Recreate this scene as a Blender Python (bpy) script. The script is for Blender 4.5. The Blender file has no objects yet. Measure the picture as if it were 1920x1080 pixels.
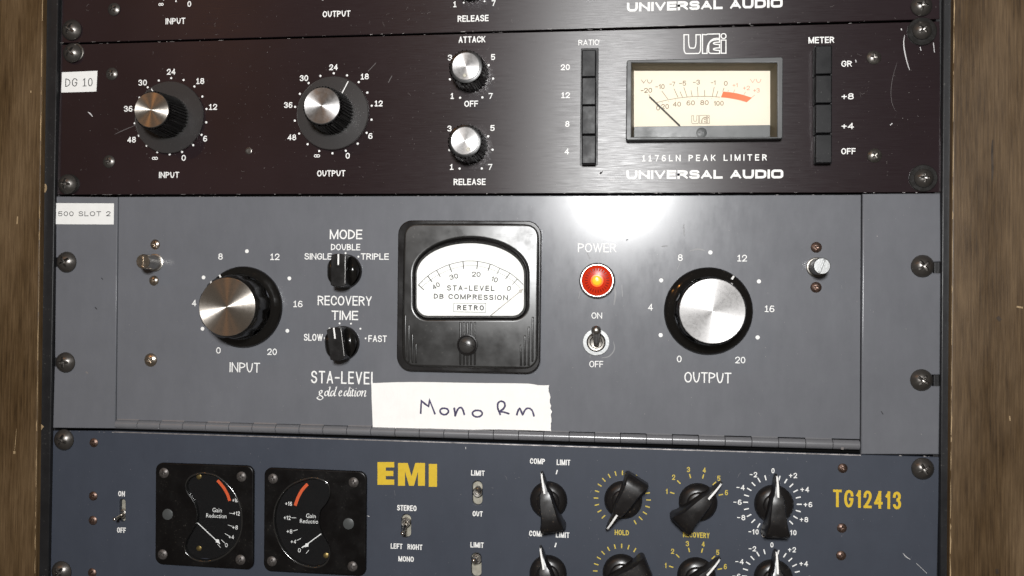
import bpy, math, random
from mathutils import Matrix, Vector
random.seed(7)
S = bpy.context.scene
COL = S.collection
MM = 0.001
R = math.radians

# ------------------------------------------------------------------ camera
# panel frame: X to the right, Z up, h out of the rack towards the viewer (mm); world = (X, -h, Z) in metres
FPX = 1653.76
A_, B_, C_ = -0.0207452343, -0.119327033, -0.00935855561
CAMP = (320.259388, 73.2820909, 470.855101)
def _rot(a, b, c):
    return Matrix.Rotation(c, 3, 'Z') @ Matrix.Rotation(b, 3, 'Y') @ Matrix.Rotation(a, 3, 'X')
RM = _rot(A_, B_, C_)
RT = RM.transposed()
def W(X, Z, h=0.0):
    return Vector((X*MM, -h*MM, Z*MM))
def P(u, v, h=0.0):
    """point of the plane at height h over the panels that the photograph shows at (u, v)"""
    d = RT @ Vector(((u-960)/FPX, -(v-540)/FPX, -1.0))
    s = (h-CAMP[2])/d.z
    return (CAMP[0]+s*d.x, CAMP[1]+s*d.y)
cam = bpy.data.cameras.new('camera')
cam.sensor_width = 36; cam.lens = FPX/1920*36; cam.clip_start = .01; cam.clip_end = 50
camo = bpy.data.objects.new('camera', cam); COL.objects.link(camo); S.camera = camo
def cv(v): return Vector((v[0], -v[2], v[1]))
ax, ay, az = [cv(RM.row[i]) for i in range(3)]
m3 = Matrix((ax, ay, az)).transposed()
camo.matrix_world = Matrix.Translation(W(*CAMP)) @ m3.to_4x4()

# ------------------------------------------------------------------ light
S.view_settings.view_transform = 'Standard'; S.view_settings.look = 'None'
S.view_settings.exposure = 0; S.view_settings.gamma = 1
wd = bpy.data.worlds.new('World'); S.world = wd; wd.use_nodes = True
bg = wd.node_tree.nodes['Background']; bg.inputs[0].default_value = (1, .88, .76, 1); bg.inputs[1].default_value = .09
KEY = 8.0
Rx, Rz = P(1160, 348)
DL = 800.0
k = DL/CAMP[2]
Lx, Lz = Rx+(Rx-CAMP[0])*k, Rz+(Rz-CAMP[1])*k
def lamp(name, X, Z, h, power, size, color, target, shape='DISK'):
    l = bpy.data.lights.new(name, 'AREA'); l.shape = shape; l.size = size*MM; l.energy = power; l.color = color
    o = bpy.data.objects.new(name, l); COL.objects.link(o); o.location = W(X, Z, h)
    o.rotation_euler = (W(*target)-o.location).to_track_quat('-Z', 'Y').to_euler(); return o
lamp('key_lamp', Lx, Lz, DL, KEY, 122, (1, 1, .995), (Lx-60, Lz-90, 0))
# warm ceiling bulbs of the room, small and far: they draw the thin orange lines on the turned caps
for n, (x, z, h, e) in enumerate(((-650, 1100, 1350, .75), (-1150, 1050, 1300, .4), (-130, 1150, 1350, .4))):
    lamp('room_bulb', x, z, h, e, 38, (1, .42, .10), (200, 100, 0))

# ------------------------------------------------------------------ materials
def nt(name):
    m = bpy.data.materials.new(name); m.use_nodes = True
    t = m.node_tree; return m, t, t.nodes['Principled BSDF'], t.nodes, t.links
def setp(b, base, rough, metal=0., spec=.5, coat=0., coatr=.1, aniso=0.):
    b.inputs['Base Color'].default_value = (*base, 1); b.inputs['Roughness'].default_value = rough
    b.inputs['Metallic'].default_value = metal; b.inputs['Specular IOR Level'].default_value = spec
    b.inputs['Coat Weight'].default_value = coat; b.inputs['Coat Roughness'].default_value = coatr
    b.inputs['Anisotropic'].default_value = aniso
def noise(N, L, scale, detail=4, rough=.6, vec=None, stretch=None):
    tc = N.new('ShaderNodeTexCoord'); mp = N.new('ShaderNodeMapping')
    geo = N.new('ShaderNodeNewGeometry')
    L.new(geo.outputs['Position'], mp.inputs[0])
    if stretch: mp.inputs['Scale'].default_value = stretch
    n = N.new('ShaderNodeTexNoise'); n.inputs['Scale'].default_value = scale
    n.inputs['Detail'].default_value = detail; n.inputs['Roughness'].default_value = rough
    L.new(mp.outputs[0], n.inputs['Vector']); return n
def ramp(N, L, src, stops):
    r = N.new('ShaderNodeValToRGB'); e = r.color_ramp.elements
    while len(e) < len(stops): e.new(.5)
    for i, (p, c) in enumerate(stops):
        e[i].position = p; e[i].color = (*c, 1) if len(c) == 3 else c
    L.new(src, r.inputs[0]); return r
def g3(v): return (v, v, v)
def rangeof(N, L, src, a, b, lo=.3, hi=.7):
    m = N.new('ShaderNodeMapRange'); m.inputs[1].default_value = lo; m.inputs[2].default_value = hi
    m.inputs[3].default_value = a; m.inputs[4].default_value = b; L.new(src, m.inputs[0]); return m
def bump(N, L, b, src, strength, dist):
    bu = N.new('ShaderNodeBump'); bu.inputs['Strength'].default_value = strength; bu.inputs['Distance'].default_value = dist
    L.new(src, bu.inputs['Height']); L.new(bu.outputs[0], b.inputs['Normal']); return bu

def plain(name, base, rough, metal=0., spec=.5, coat=0., coatr=.1, var=.0, rvar=.08, scale=60, bmp=0.):
    m, t, b, N, L = nt(name); setp(b, base, rough, metal, spec, coat, coatr)
    n = noise(N, L, scale, 5)
    rr = rangeof(N, L, n.outputs[0], max(.02, rough-rvar), rough+rvar); L.new(rr.outputs[0], b.inputs['Roughness'])
    if var:
        r = ramp(N, L, n.outputs[0], [(.3, tuple(c*(1-var) for c in base)), (.7, tuple(min(1, c*(1+var)) for c in base))])
        L.new(r.outputs[0], b.inputs['Base Color'])
    if bmp: bump(N, L, b, n.outputs[0], bmp, .0002)
    return m

def dusty(name, base, rough, dustc, amount, spec=.5, coat=0., sc=1.0):
    """dark plastic with specks of dust and finger grease"""
    m, t, b, N, L = nt(name); setp(b, base, rough, 0, spec, coat, .08)
    n1 = noise(N, L, 1400*sc, 2, .5); n2 = noise(N, L, 90*sc, 4)
    f1 = rangeof(N, L, n1.outputs[0], 0, 1, .66, .74); f2 = rangeof(N, L, n2.outputs[0], 0, 1, .42, .68)
    mu = N.new('ShaderNodeMath'); mu.operation = 'MULTIPLY'; L.new(f1.outputs[0], mu.inputs[0]); L.new(f2.outputs[0], mu.inputs[1])
    m2 = N.new('ShaderNodeMath'); m2.operation = 'MULTIPLY'; m2.inputs[1].default_value = amount; L.new(mu.outputs[0], m2.inputs[0])
    mx = N.new('ShaderNodeMix'); mx.data_type = 'RGBA'; mx.inputs[6].default_value = (*base, 1); mx.inputs[7].default_value = (*dustc, 1)
    L.new(m2.outputs[0], mx.inputs[0]); L.new(mx.outputs[2], b.inputs['Base Color'])
    rr = rangeof(N, L, n2.outputs[0], max(.03, rough-.06), rough+.14, .35, .7); L.new(rr.outputs[0], b.inputs['Roughness'])
    return m

M = {}
# brushed, anodised, nearly black faceplate of the limiters
m, t, b, N, L = nt('black_anodised_brushed'); setp(b, (.020, .012, .014), .36, 0, .6)
b.inputs['Anisotropic'].default_value = .80
cx = N.new('ShaderNodeCombineXYZ'); cx.inputs[2].default_value = 1; L.new(cx.outputs[0], b.inputs['Tangent'])
n = noise(N, L, 1, 3, .6, stretch=(140, 1, 5200)); n2 = noise(N, L, 9, 4); n3 = noise(N, L, 1, 2, .6, stretch=(60, 1, 2600))
r = ramp(N, L, n2.outputs[0], [(.3, (.0125, .0066, .0078)), (.7, (.019, .0112, .0138))]); L.new(r.outputs[0], b.inputs['Base Color'])
ad = N.new('ShaderNodeMath'); ad.operation = 'ADD'; L.new(n.outputs[0], ad.inputs[0]); L.new(n3.outputs[0], ad.inputs[1])
rr = rangeof(N, L, ad.outputs[0], .30, .44, .7, 1.3); L.new(rr.outputs[0], b.inputs['Roughness'])
bump(N, L, b, ad.outputs[0], .09, .00003); M['anod'] = m
# grey satin enamel of the levelling amplifier
def enamel(name, c, rough, spec, coat, sm):
    m, t, b, N, L = nt(name); setp(b, c, rough, 0, spec, coat, .12)
    n = noise(N, L, 380, 3); n2 = noise(N, L, 16, 7, .7)
    n5 = noise(N, L, 1, 7, .75, stretch=(120, 1, 45)); mm = N.new('ShaderNodeMath'); mm.operation = 'MULTIPLY_ADD'; mm.inputs[1].default_value = .5; L.new(n5.outputs[0], mm.inputs[0])
    m6 = N.new('ShaderNodeMath'); m6.operation = 'MULTIPLY'; m6.inputs[1].default_value = .5; L.new(n2.outputs[0], m6.inputs[0]); L.new(m6.outputs[0], mm.inputs[2])
    r = ramp(N, L, mm.outputs[0], [(.36, tuple(x*.93 for x in c)), (.56, tuple(x*1.03 for x in c)), (.66, tuple(x*1.09 for x in c))]); L.new(r.outputs[0], b.inputs['Base Color'])
    rr = rangeof(N, L, n2.outputs[0], rough-sm, rough+sm, .35, .65); L.new(rr.outputs[0], b.inputs['Roughness'])
    rc = rangeof(N, L, mm.outputs[0], .16, .24, .40, .60); L.new(rc.outputs[0], b.inputs['Coat Roughness'])
    bump(N, L, b, n.outputs[0], .05, .00005); return m
M['grey'] = enamel('grey_enamel', (.128, .132, .146), .44, .14, .48, .06)
M['hinge'] = enamel('grey_hinge_enamel', (.140, .141, .150), .32, .5, .5, .05)
M['blue'] = enamel('blue_grey_enamel', (.043, .050, .067), .5, .3, 0., .06)
M['white'] = plain('white_print', (.82, .82, .80), .55, var=.05, scale=900)
M['yellow'] = plain('yellow_print', (.62, .42, .015), .55, var=.05, scale=500)
M['yellow_thin'] = plain('ochre_print', (.55, .42, .06), .55, var=.08, scale=500)
M['ink'] = plain('black_dial_ink', (.035, .035, .035), .7)
M['tan_ink'] = plain('tan_dial_ink', (.20, .15, .09), .7)
M['pink_ink'] = plain('pink_dial_ink', (.62, .30, .20), .7)
M['red_ink'] = plain('vermilion_ink', (.78, .16, .06), .6)
M['orange_ink'] = plain('orange_red_ink', (.62, .09, .02), .6)
M['cream'] = plain('cream_dial_card', (.78, .715, .59), .7, var=.03, scale=30)
M['dial_white'] = plain('white_dial_card', (.84, .84, .81), .7, var=.025, scale=70)
M['pen'] = plain('dark_violet_pen', (.035, .026, .085), .5, var=.5, scale=700)
M['paper'] = plain('white_label_tape', (.80, .80, .78), .5, var=.02, scale=200)
M['masking'] = plain('white_masking_tape', (.86, .845, .82), .7, var=.03, scale=120)
m = M['masking']; N, L, b = m.node_tree.nodes, m.node_tree.links, m.node_tree.nodes['Principled BSDF']
bump(N, L, b, noise(N, L, 1, 4, .6, stretch=(420, 1, 90)).outputs[0], .5, .0004)
M['chip'] = plain('bare_worn_aluminium', (.27, .255, .25), .5, .3, var=.3, scale=300)
M['bare'] = plain('bare_aluminium_edge', (.50, .47, .46), .35, .8, var=.35, scale=200)
M['scuff'] = plain('pale_scuff', (.20, .19, .20), .6)
M['faint_scuff'] = plain('faint_scuff', (.085, .075, .075), .6)
M['smear'] = plain('faint_smear', (.20, .20, .205), .5)
M['scratch'] = plain('bright_scratch', (.55, .54, .54), .5)
M['dust'] = plain('pale_dust', (.17, .155, .15), .9)
M['black_gloss'] = dusty('black_phenolic_gloss', (.006, .0055, .005), .14, (.12, .09, .06), .5, .55)
M['black_satin'] = dusty('black_plastic_satin', (.010, .0095, .0095), .27, (.16, .14, .12), .6, .5)
M['chicken'] = dusty('black_bakelite_dusty', (.009, .008, .008), .3, (.30, .22, .15), .8, .5)
M['meter_black'] = dusty('black_meter_moulding', (.010, .0098, .0095), .31, (.14, .13, .12), .5, 1.0, sc=.5)
M['meter_black'].node_tree.nodes['Principled BSDF'].inputs['IOR'].default_value = 1.5
M['button'] = dusty('black_push_button', (.010, .010, .011), .40, (.2, .19, .18), .5, .2)
M['meter_side'] = plain('black_meter_edge', (.008, .007, .007), .25)
M['gauge_black'] = dusty('black_gauge_face', (.0035, .003, .003), .3, (.2, .18, .15), .45, .3)
M['gauge_dial'] = plain('black_gauge_dial', (.0035, .0035, .004), .7, spec=.15)
M['bezel_grey'] = plain('dark_grey_bezel', (.052, .054, .055), .45, var=.08, scale=80)
M['olive'] = plain('olive_meter_wall', (.065, .052, .032), .5)
M['cover'] = plain('dark_grey_meter_cover', (.058, .062, .062), .4, var=.06, scale=90)
M['void'] = plain('matt_black_void', (.002, .002, .002), .9, spec=.1)
M['rack_black'] = dusty('black_painted_edge', (.010, .010, .011), .42, (.2, .19, .17), .5, .4, sc=.6)
M['screw_black'] = plain('black_oxide_screw', (.15, .14, .13), .33, .85, rvar=.08, scale=400, bmp=.3)
M['screw_plastic'] = plain('black_screw_gloss', (.02, .019, .018), .26, .3, .6, scale=500)
M['adj'] = plain('dark_grey_adjuster', (.05, .048, .046), .32, .3, .8, scale=500)
M['nickel'] = plain('nickel_screw', (.60, .53, .45), .24, 1., scale=300)
M['bronze'] = plain('browned_screw', (.15, .10, .08), .4, .85, var=.5, scale=900, bmp=.5)
M['steel_dark'] = plain('dull_steel_screw', (.17, .16, .145), .36, .9, var=.3, scale=700)
M['gauge_steel'] = plain('grey_gauge_screw', (.11, .10, .095), .45, .6, var=.4, scale=900, bmp=.4)
M['rim'] = plain('polished_acrylic_rim', (.012, .012, .012), .16, .25, spec=1.0, rvar=.05)
M['rim'].node_tree.nodes['Principled BSDF'].inputs['IOR'].default_value = 1.9
M['steel'] = plain('turned_steel', (.42, .40, .37), .34, 1., var=.15, scale=500, bmp=.3)
M['zinc'] = plain('frosted_zinc', (.42, .43, .43), .5, .5, var=.1, scale=900, bmp=.5)
M['chrome'] = plain('chrome', (.66, .62, .57), .14, 1., scale=200)
M['brass'] = plain('brass_pin', (.35, .26, .10), .35, .9, var=.3, scale=500)
M['plate'] = plain('cream_switch_plate', (.36, .34, .28), .5, .3, var=.2, scale=400)
def turned(name, base, rough, aniso, grain):
    m, t, b, N, L = nt(name); setp(b, base, rough, 1.); b.inputs['Anisotropic'].default_value = aniso; b.inputs['Anisotropic Rotation'].default_value = .25
    tn = N.new('ShaderNodeTangent'); tn.direction_type = 'RADIAL'; tn.axis = 'Y'; L.new(tn.outputs[0], b.inputs['Tangent'])
    tc = N.new('ShaderNodeTexCoord'); ln = N.new('ShaderNodeVectorMath'); ln.operation = 'LENGTH'
    L.new(tc.outputs['Object'], ln.inputs[0])
    n = N.new('ShaderNodeTexNoise'); n.noise_dimensions = '1D'; n.inputs['Scale'].default_value = 7000; L.new(ln.outputs['Value'], n.inputs['W'])
    n2 = noise(N, L, 600, 4); n3 = noise(N, L, 2500, 2)
    ad = N.new('ShaderNodeMath'); ad.operation = 'ADD'; L.new(n.outputs[0], ad.inputs[0]); L.new(n2.outputs[0], ad.inputs[1])
    rr = rangeof(N, L, ad.outputs[0], rough-grain, rough+grain, .7, 1.3); L.new(rr.outputs[0], b.inputs['Roughness'])
    r = ramp(N, L, n3.outputs[0], [(.28, tuple(c*.6 for c in base)), (.42, base)]); L.new(r.outputs[0], b.inputs['Base Color'])
    return m
M['cap_fine'] = turned('spun_aluminium_cap', (.74, .68, .61), .33, .93, .05)
M['cap_dull'] = turned('worn_aluminium_cap', (.50, .49, .485), .44, .85, .09)
# clear plastics: glass that lets light through and mirrors a little
def clear(name, tint, milky, rough, ior=1.45, milkc=(.3, .3, .3), boost=1.0):
    m = bpy.data.materials.new(name); m.use_nodes = True; t = m.node_tree; N, L = t.nodes, t.links; N.clear()
    o = N.new('ShaderNodeOutputMaterial'); tr = N.new('ShaderNodeBsdfTransparent'); tr.inputs[0].default_value = (*tint, 1)
    gl = N.new('ShaderNodeBsdfGlossy'); gl.inputs['Roughness'].default_value = rough; df = N.new('ShaderNodeBsdfDiffuse'); df.inputs[0].default_value = (*milkc, 1)
    fr = N.new('ShaderNodeFresnel'); fr.inputs[0].default_value = ior
    m1 = N.new('ShaderNodeMixShader'); m1.inputs[0].default_value = milky; L.new(tr.outputs[0], m1.inputs[1]); L.new(df.outputs[0], m1.inputs[2])
    m2 = N.new('ShaderNodeMixShader'); L.new(fr.outputs[0], m2.inputs[0]); L.new(m1.outputs[0], m2.inputs[1]); L.new(gl.outputs[0], m2.inputs[2])
    L.new(m2.outputs[0], o.inputs[0]); return m
M['glass'] = clear('clear_meter_glass', (1, 1, 1), 0, .03)
M['skirt'] = clear('clear_scratched_skirt', (.8, .79, .78), .26, .3, 1.5, (.10, .098, .095))
def emis(name, c, s, rough=.3):
    m, t, b, N, L = nt(name); setp(b, c, rough); b.inputs['Emission Color'].default_value = (*c, 1); b.inputs['Emission Strength'].default_value = s; return m
M['lens_red'] = emis('lit_red_lens', (.46, .024, .006), .20, .2)
M['lens_facet'] = emis('dark_red_facets', (.22, .008, .004), .14, .2)
M['lens_orange'] = emis('lit_orange_ring', (.95, .13, .008), .8)
M['lens_core'] = emis('lit_amber_core', (1, .33, .015), .95)
M['lens_hot'] = emis('bulb_glow', (1, .72, .25), 1.5)
# dark stained wood of the cabinet
m, t, b, N, L = nt('dark_stained_wood'); setp(b, (.05, .03, .015), .42, 0, .4)
n = noise(N, L, 1, 6, .62, stretch=(1000, 1000, 42)); n2 = noise(N, L, 1, 6, .6, stretch=(38, 38, 11)); n4 = noise(N, L, 1, 4, .7, stretch=(1500, 1500, 60))
mx = N.new('ShaderNodeMath'); mx.operation = 'MULTIPLY_ADD'; mx.inputs[1].default_value = .5; L.new(n.outputs[0], mx.inputs[0])
m5 = N.new('ShaderNodeMath'); m5.operation = 'MULTIPLY'; m5.inputs[1].default_value = .5; L.new(n2.outputs[0], m5.inputs[0]); L.new(m5.outputs[0], mx.inputs[2])
r = ramp(N, L, mx.outputs[0], [(.36, (.027, .0145, .005)), (.46, (.064, .037, .0145)), (.54, (.094, .057, .025)), (.66, (.145, .093, .045))]); L.new(r.outputs[0], b.inputs['Base Color'])
bump(N, L, b, n4.outputs[0], .25, .0002)
rr = rangeof(N, L, n2.outputs[0], .34, .6); L.new(rr.outputs[0], b.inputs['Roughness']); M['wood'] = m
M['wood_edge'] = plain('rubbed_wood_edge', (.34, .24, .13), .6, var=.5, scale=90)

# ------------------------------------------------------------------ mesh helpers
WL = {}                                    # world location of every object
def link(o, parent, loc):
    COL.objects.link(o); WL[o.name] = loc
    if parent is not None:
        o.parent = parent; o.location = loc-WL[parent.name]
    else: o.location = loc
    return o
class G:
    """collects faces in panel millimetres (X, Z, h)"""
    def __init__(s): s.v = []; s.f = []
    def add(s, vs, fs):
        k = len(s.v); s.v += [tuple(v) for v in vs]; s.f += [tuple(i+k for i in f) for f in fs]; return s
    def build(s, name, mat, parent=None, org=None, sharp=35, label=None):
        if org is None:
            xs = [v[0] for v in s.v]; zs = [v[1] for v in s.v]; hs = [v[2] for v in s.v]
            org = ((min(xs)+max(xs))/2, (min(zs)+max(zs))/2, min(hs))
        me = bpy.data.meshes.new(name)
        me.from_pydata([W(v[0]-org[0], v[1]-org[1], v[2]-org[2]) for v in s.v], [], s.f)
        me.materials.append(M[mat] if isinstance(mat, str) else mat)
        if sharp: me.shade_smooth(); me.set_sharp_from_angle(angle=R(sharp))
        o = bpy.data.objects.new(name, me); link(o, parent, W(*org))
        if label: o['label'] = label
        return o
def thing(name, label, cat, org, group=None):
    o = bpy.data.objects.new(name, None); o.empty_display_size = .01; link(o, None, W(*org))
    o['label'] = label; o['category'] = cat
    if group: o['group'] = group
    return o
def tagged(o, label, cat, group=None):
    o['label'] = label; o['category'] = cat
    if group: o['group'] = group
    return o
def lathe(g, cx, cz, prof, n=48, rf=None, a0=0.):
    """prof: (r, h) from outside-bottom to centre-top; rf(theta, r, h) changes the radius"""
    k = len(g.v); rows = []
    for (r, h) in prof:
        if r < 1e-6: g.v.append((cx, cz, h)); rows.append([len(g.v)-1]*n); continue
        row = []
        for i in range(n):
            a = 2*math.pi*i/n+a0; q = rf(a, r, h) if rf else r
            g.v.append((cx+q*math.cos(a), cz+q*math.sin(a), h)); row.append(len(g.v)-1)
        rows.append(row)
    for j in range(len(rows)-1):
        A, Bq = rows[j], rows[j+1]
        for i in range(n):
            i2 = (i+1) % n; f = [A[i], A[i2], Bq[i2], Bq[i]]
            u = []
            for x in f:
                if x not in u: u.append(x)
            if len(u) > 2: g.f.append(tuple(u))
    return g
def slab(name, outer, holes, h0, h1, mat, parent, bevel=.3, label=None, sharp=35, bres=2):
    """plate with true holes and rounded edges between h0 and h1 (outlines in mm)"""
    ox = sum(p[0] for p in outer)/len(outer); oz = sum(p[1] for p in outer)/len(outer)
    cu = bpy.data.curves.new(name, 'CURVE'); cu.dimensions = '2D'; cu.fill_mode = 'BOTH'
    for pts in [outer]+list(holes):
        sp = cu.splines.new('POLY'); sp.points.add(len(pts)-1); sp.use_cyclic_u = True
        for q, p in zip(sp.points, pts): q.co = (p[0]-ox, p[1]-oz, 0, 1)
    cu.extrude = max(1e-4, (h1-h0)/2-bevel); cu.bevel_depth = bevel; cu.bevel_resolution = bres; cu.offset = -bevel
    to = bpy.data.objects.new('tmp', cu); me = bpy.data.meshes.new_from_object(to); bpy.data.objects.remove(to)
    hm = (h0+h1)/2
    for v in me.vertices: v.co = W(v.co.x, v.co.y, v.co.z)
    me.name = name; me.materials.clear(); me.materials.append(M[mat]); me.shade_smooth(); me.set_sharp_from_angle(angle=R(sharp))
    o = bpy.data.objects.new(name, me); link(o, parent, W(ox, oz, hm))
    if label: o['label'] = label
    return o
def rrect(x0, z0, x1, z1, r, n=6):
    o = []
    for (cx, cz, a) in ((x1-r, z1-r, 0), (x0+r, z1-r, 90), (x0+r, z0+r, 180), (x1-r, z0+r, 270)):
        for i in range(n+1):
            t = R(a+90*i/n); o.append((cx+r*math.cos(t), cz+r*math.sin(t)))
    return o
def rquad(c, r, n=6):
    """rounded quadrilateral through four mm corners"""
    out = []; m = len(c)
    for i in range(m):
        p, a, b = Vector(c[i]), Vector(c[i-1]), Vector(c[(i+1) % m])
        u = (a-p).normalized(); w = (b-p).normalized()
        s, e = p+u*r, p+w*r; c1, c2 = p+u*r*.45, p+w*r*.45
        for j in range(n+1):
            t = j/n; q = s*(1-t)**3+c1*3*t*(1-t)**2+c2*3*t*t*(1-t)+e*t**3; out.append((q.x, q.y))
    return out
def circ(cx, cz, r, n=40, a0=0, a1=360):
    return [(cx+r*math.cos(R(a0+(a1-a0)*i/n)), cz+r*math.sin(R(a0+(a1-a0)*i/n))) for i in range(n if a1-a0 == 360 else n+1)]
def ccw(p):
    s = sum(p[i-1][0]*p[i][1]-p[i][0]*p[i-1][1] for i in range(len(p))); return p if s > 0 else p[::-1]
ZS = [0]
def lift():                                   # every printed stroke a hair above the last one
    ZS[0] = (ZS[0]+1) % 5; return .03+.008*ZS[0]
def ribbon(g, pts, w, h=0, closed=False, taper=None, h2=None):
    n = len(pts)
    if n < 2: return
    P2 = [Vector(p[:2]) for p in pts]; L_, R_ = [], []
    for i in range(n):
        a = P2[i-1] if (i > 0 or closed) else None; b = P2[(i+1) % n] if (i < n-1 or closed) else None
        d1 = (P2[i]-a).normalized() if a is not None else None; d2 = (b-P2[i]).normalized() if b is not None else None
        if d1 is None: d1 = d2
        if d2 is None: d2 = d1
        n1 = Vector((-d1.y, d1.x)); n2 = Vector((-d2.y, d2.x)); m_ = n1+n2
        if m_.length < 1e-4: m_ = n1.copy()
        m_.normalize(); sc = 1/max(.45, m_.dot(n1)); ww = w/2*(taper[i] if taper else 1)
        L_.append(P2[i]+m_*ww*sc); R_.append(P2[i]-m_*ww*sc)
    k = len(g.v); hh = [h]*n if h2 is None else [h+(h2-h)*i/(n-1) for i in range(n)]
    for i in range(n): g.v.append((L_[i].x, L_[i].y, hh[i])); g.v.append((R_[i].x, R_[i].y, hh[i]))
    for i in range(n if closed else n-1):
        j = (i+1) % n; g.f.append((k+2*i, k+2*i+1, k+2*j+1, k+2*j))
def smooth(pts, closed=False, n=6):
    """Catmull-Rom"""
    o = []; m = len(pts); rng = range(m if closed else m-1)
    for i in rng:
        p0 = pts[(i-1) % m] if (i > 0 or closed) else pts[0]; p1 = pts[i]; p2 = pts[(i+1) % m]
        p3 = pts[(i+2) % m] if (i+2 < m or closed) else pts[-1]
        for j in range(n):
            t = j/n
            o.append(tuple(.5*((2*p1[q])+(-p0[q]+p2[q])*t+(2*p0[q]-5*p1[q]+4*p2[q]-p3[q])*t*t+(-p0[q]+3*p1[q]-3*p2[q]+p3[q])*t**3) for q in (0, 1)))
    if not closed: o.append(tuple(pts[-1][:2]))
    return o
# ---- stroke lettering: (width, strokes); a third number rounds that corner; strokes ending in 'c' close
F = {
'A': (1.0, [[(0,0),(.5,1),(1,0)], [(.16,.3),(.84,.3)]]),
'B': (.9, [[(0,0),(0,1),(.92,1,1),(.92,.53,1),(0,.53)], [(0,.53),(1,.53,1),(1,0,1),(0,0)]]),
'C': (.95, [[(1,.7),(1,1,1),(0,1,1),(0,0,1),(1,0,1),(1,.3)]]),
'D': (.95, [[(0,0),(0,1),(1,1,1),(1,0,1),'c']]),
'E': (.8, [[(1,1),(0,1),(0,0),(1,0)], [(0,.52),(.9,.52)]]),
'F': (.76, [[(1,1),(0,1),(0,0)], [(0,.5),(.9,.5)]]),
'G': (1.0, [[(1,.75),(1,1,1),(0,1,1),(0,0,1),(1,0,1),(1,.47)], [(1,.47),(.55,.47)]]),
'H': (.95, [[(0,0),(0,1)], [(1,0),(1,1)], [(0,.52),(1,.52)]]),
'I': (0, [[(0,0),(0,1)]]),
'K': (.95, [[(0,0),(0,1)], [(.95,1),(0,.36)], [(.32,.58),(1,0)]]),
'L': (.76, [[(0,1),(0,0),(1,0)]]),
'M': (1.22, [[(0,0),(0,1),(.5,0),(1,1),(1,0)]]),
'N': (1.0, [[(0,0),(0,1),(1,0),(1,1)]]),
'O': (1.05, [[(0,0,1),(0,1,1),(1,1,1),(1,0,1),'c']]),
'P': (.9, [[(0,0),(0,1),(1,1,1),(1,.46,1),(0,.46)]]),
'R': (.92, [[(0,0),(0,1),(.97,1,1),(.97,.5,1),(0,.5)], [(.5,.5),(1,0)]]),
'S': (.9, [[(.96,.74),(.96,1,1),(.03,1,1),(.03,.54,1),(1,.5,1),(1,0,1),(0,0,1),(0,.26)]]),
'T': (.9, [[(0,1),(1,1)], [(.5,1),(.5,0)]]),
'U': (.98, [[(0,1),(0,0,1),(1,0,1),(1,1)]]),
'V': (.98, [[(0,1),(.5,0),(1,1)]]),
'W': (1.5, [[(0,1),(.27,0),(.5,1),(.73,0),(1,1)]]),
'X': (.95, [[(0,0),(1,1)], [(0,1),(1,0)]]),
'Y': (.95, [[(0,1),(.5,.42),(1,1)], [(.5,.42),(.5,0)]]),
'0': (.82, [[(0,0,1),(0,1,1),(1,1,1),(1,0,1),'c']]),
'1': (.38, [[(0,.76),(.9,1),(.9,0)]]),
'!': (.62, [[(0,.8),(.5,1),(.5,0)], [(0,0),(1,0)]]),
'2': (.82, [[(0,.7),(0,1,1),(1,1,1),(1,.5,.8),(0,0),(1,0)]]),
'3': (.82, [[(0,.76),(0,1,1),(.95,1,1),(.95,.53,1),(.4,.53)], [(.4,.53),(1,.53,1),(1,0,1),(0,0,1),(0,.24)]]),
'4': (.88, [[(.74,0),(.74,1),(0,.28)], [(0,.28),(1,.28)]]),
'5': (.82, [[(.94,1),(.1,1),(.04,.48),(.3,.62,.5),(1,.62,1),(1,0,1),(0,0,1),(0,.22)]]),
'6': (.84, [[(0,.58,1),(1,.58,1),(1,0,1),(0,0,1),'c'], [(.96,.84),(.9,1,.8),(0,1,1),(0,.3)]]),
'7': (.8, [[(0,1),(1,1),(.35,0)]]),
'8': (.84, [[(.07,.54,1),(.93,.54,1),(.93,1,1),(.07,1,1),'c'], [(0,.54,1),(1,.54,1),(1,0,1),(0,0,1),'c']]),
'9': (.84, [[(0,.42,1),(1,.42,1),(1,1,1),(0,1,1),'c'], [(.04,.16),(.1,0,.8),(1,0,1),(1,.7)]]),
'+': (.75, [[(0,.47),(1,.47)], [(.5,.1),(.5,.84)]]),
'-': (.6, [[(0,.47),(1,.47)]]),
'*': (1.35, [[(0,.12,1),(.53,.12,1),(.53,.78,1),(0,.78,1),'c'], [(.47,.12,1),(1,.12,1),(1,.78,1),(.47,.78,1),'c']]),
' ': (.55, []),
}
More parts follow.
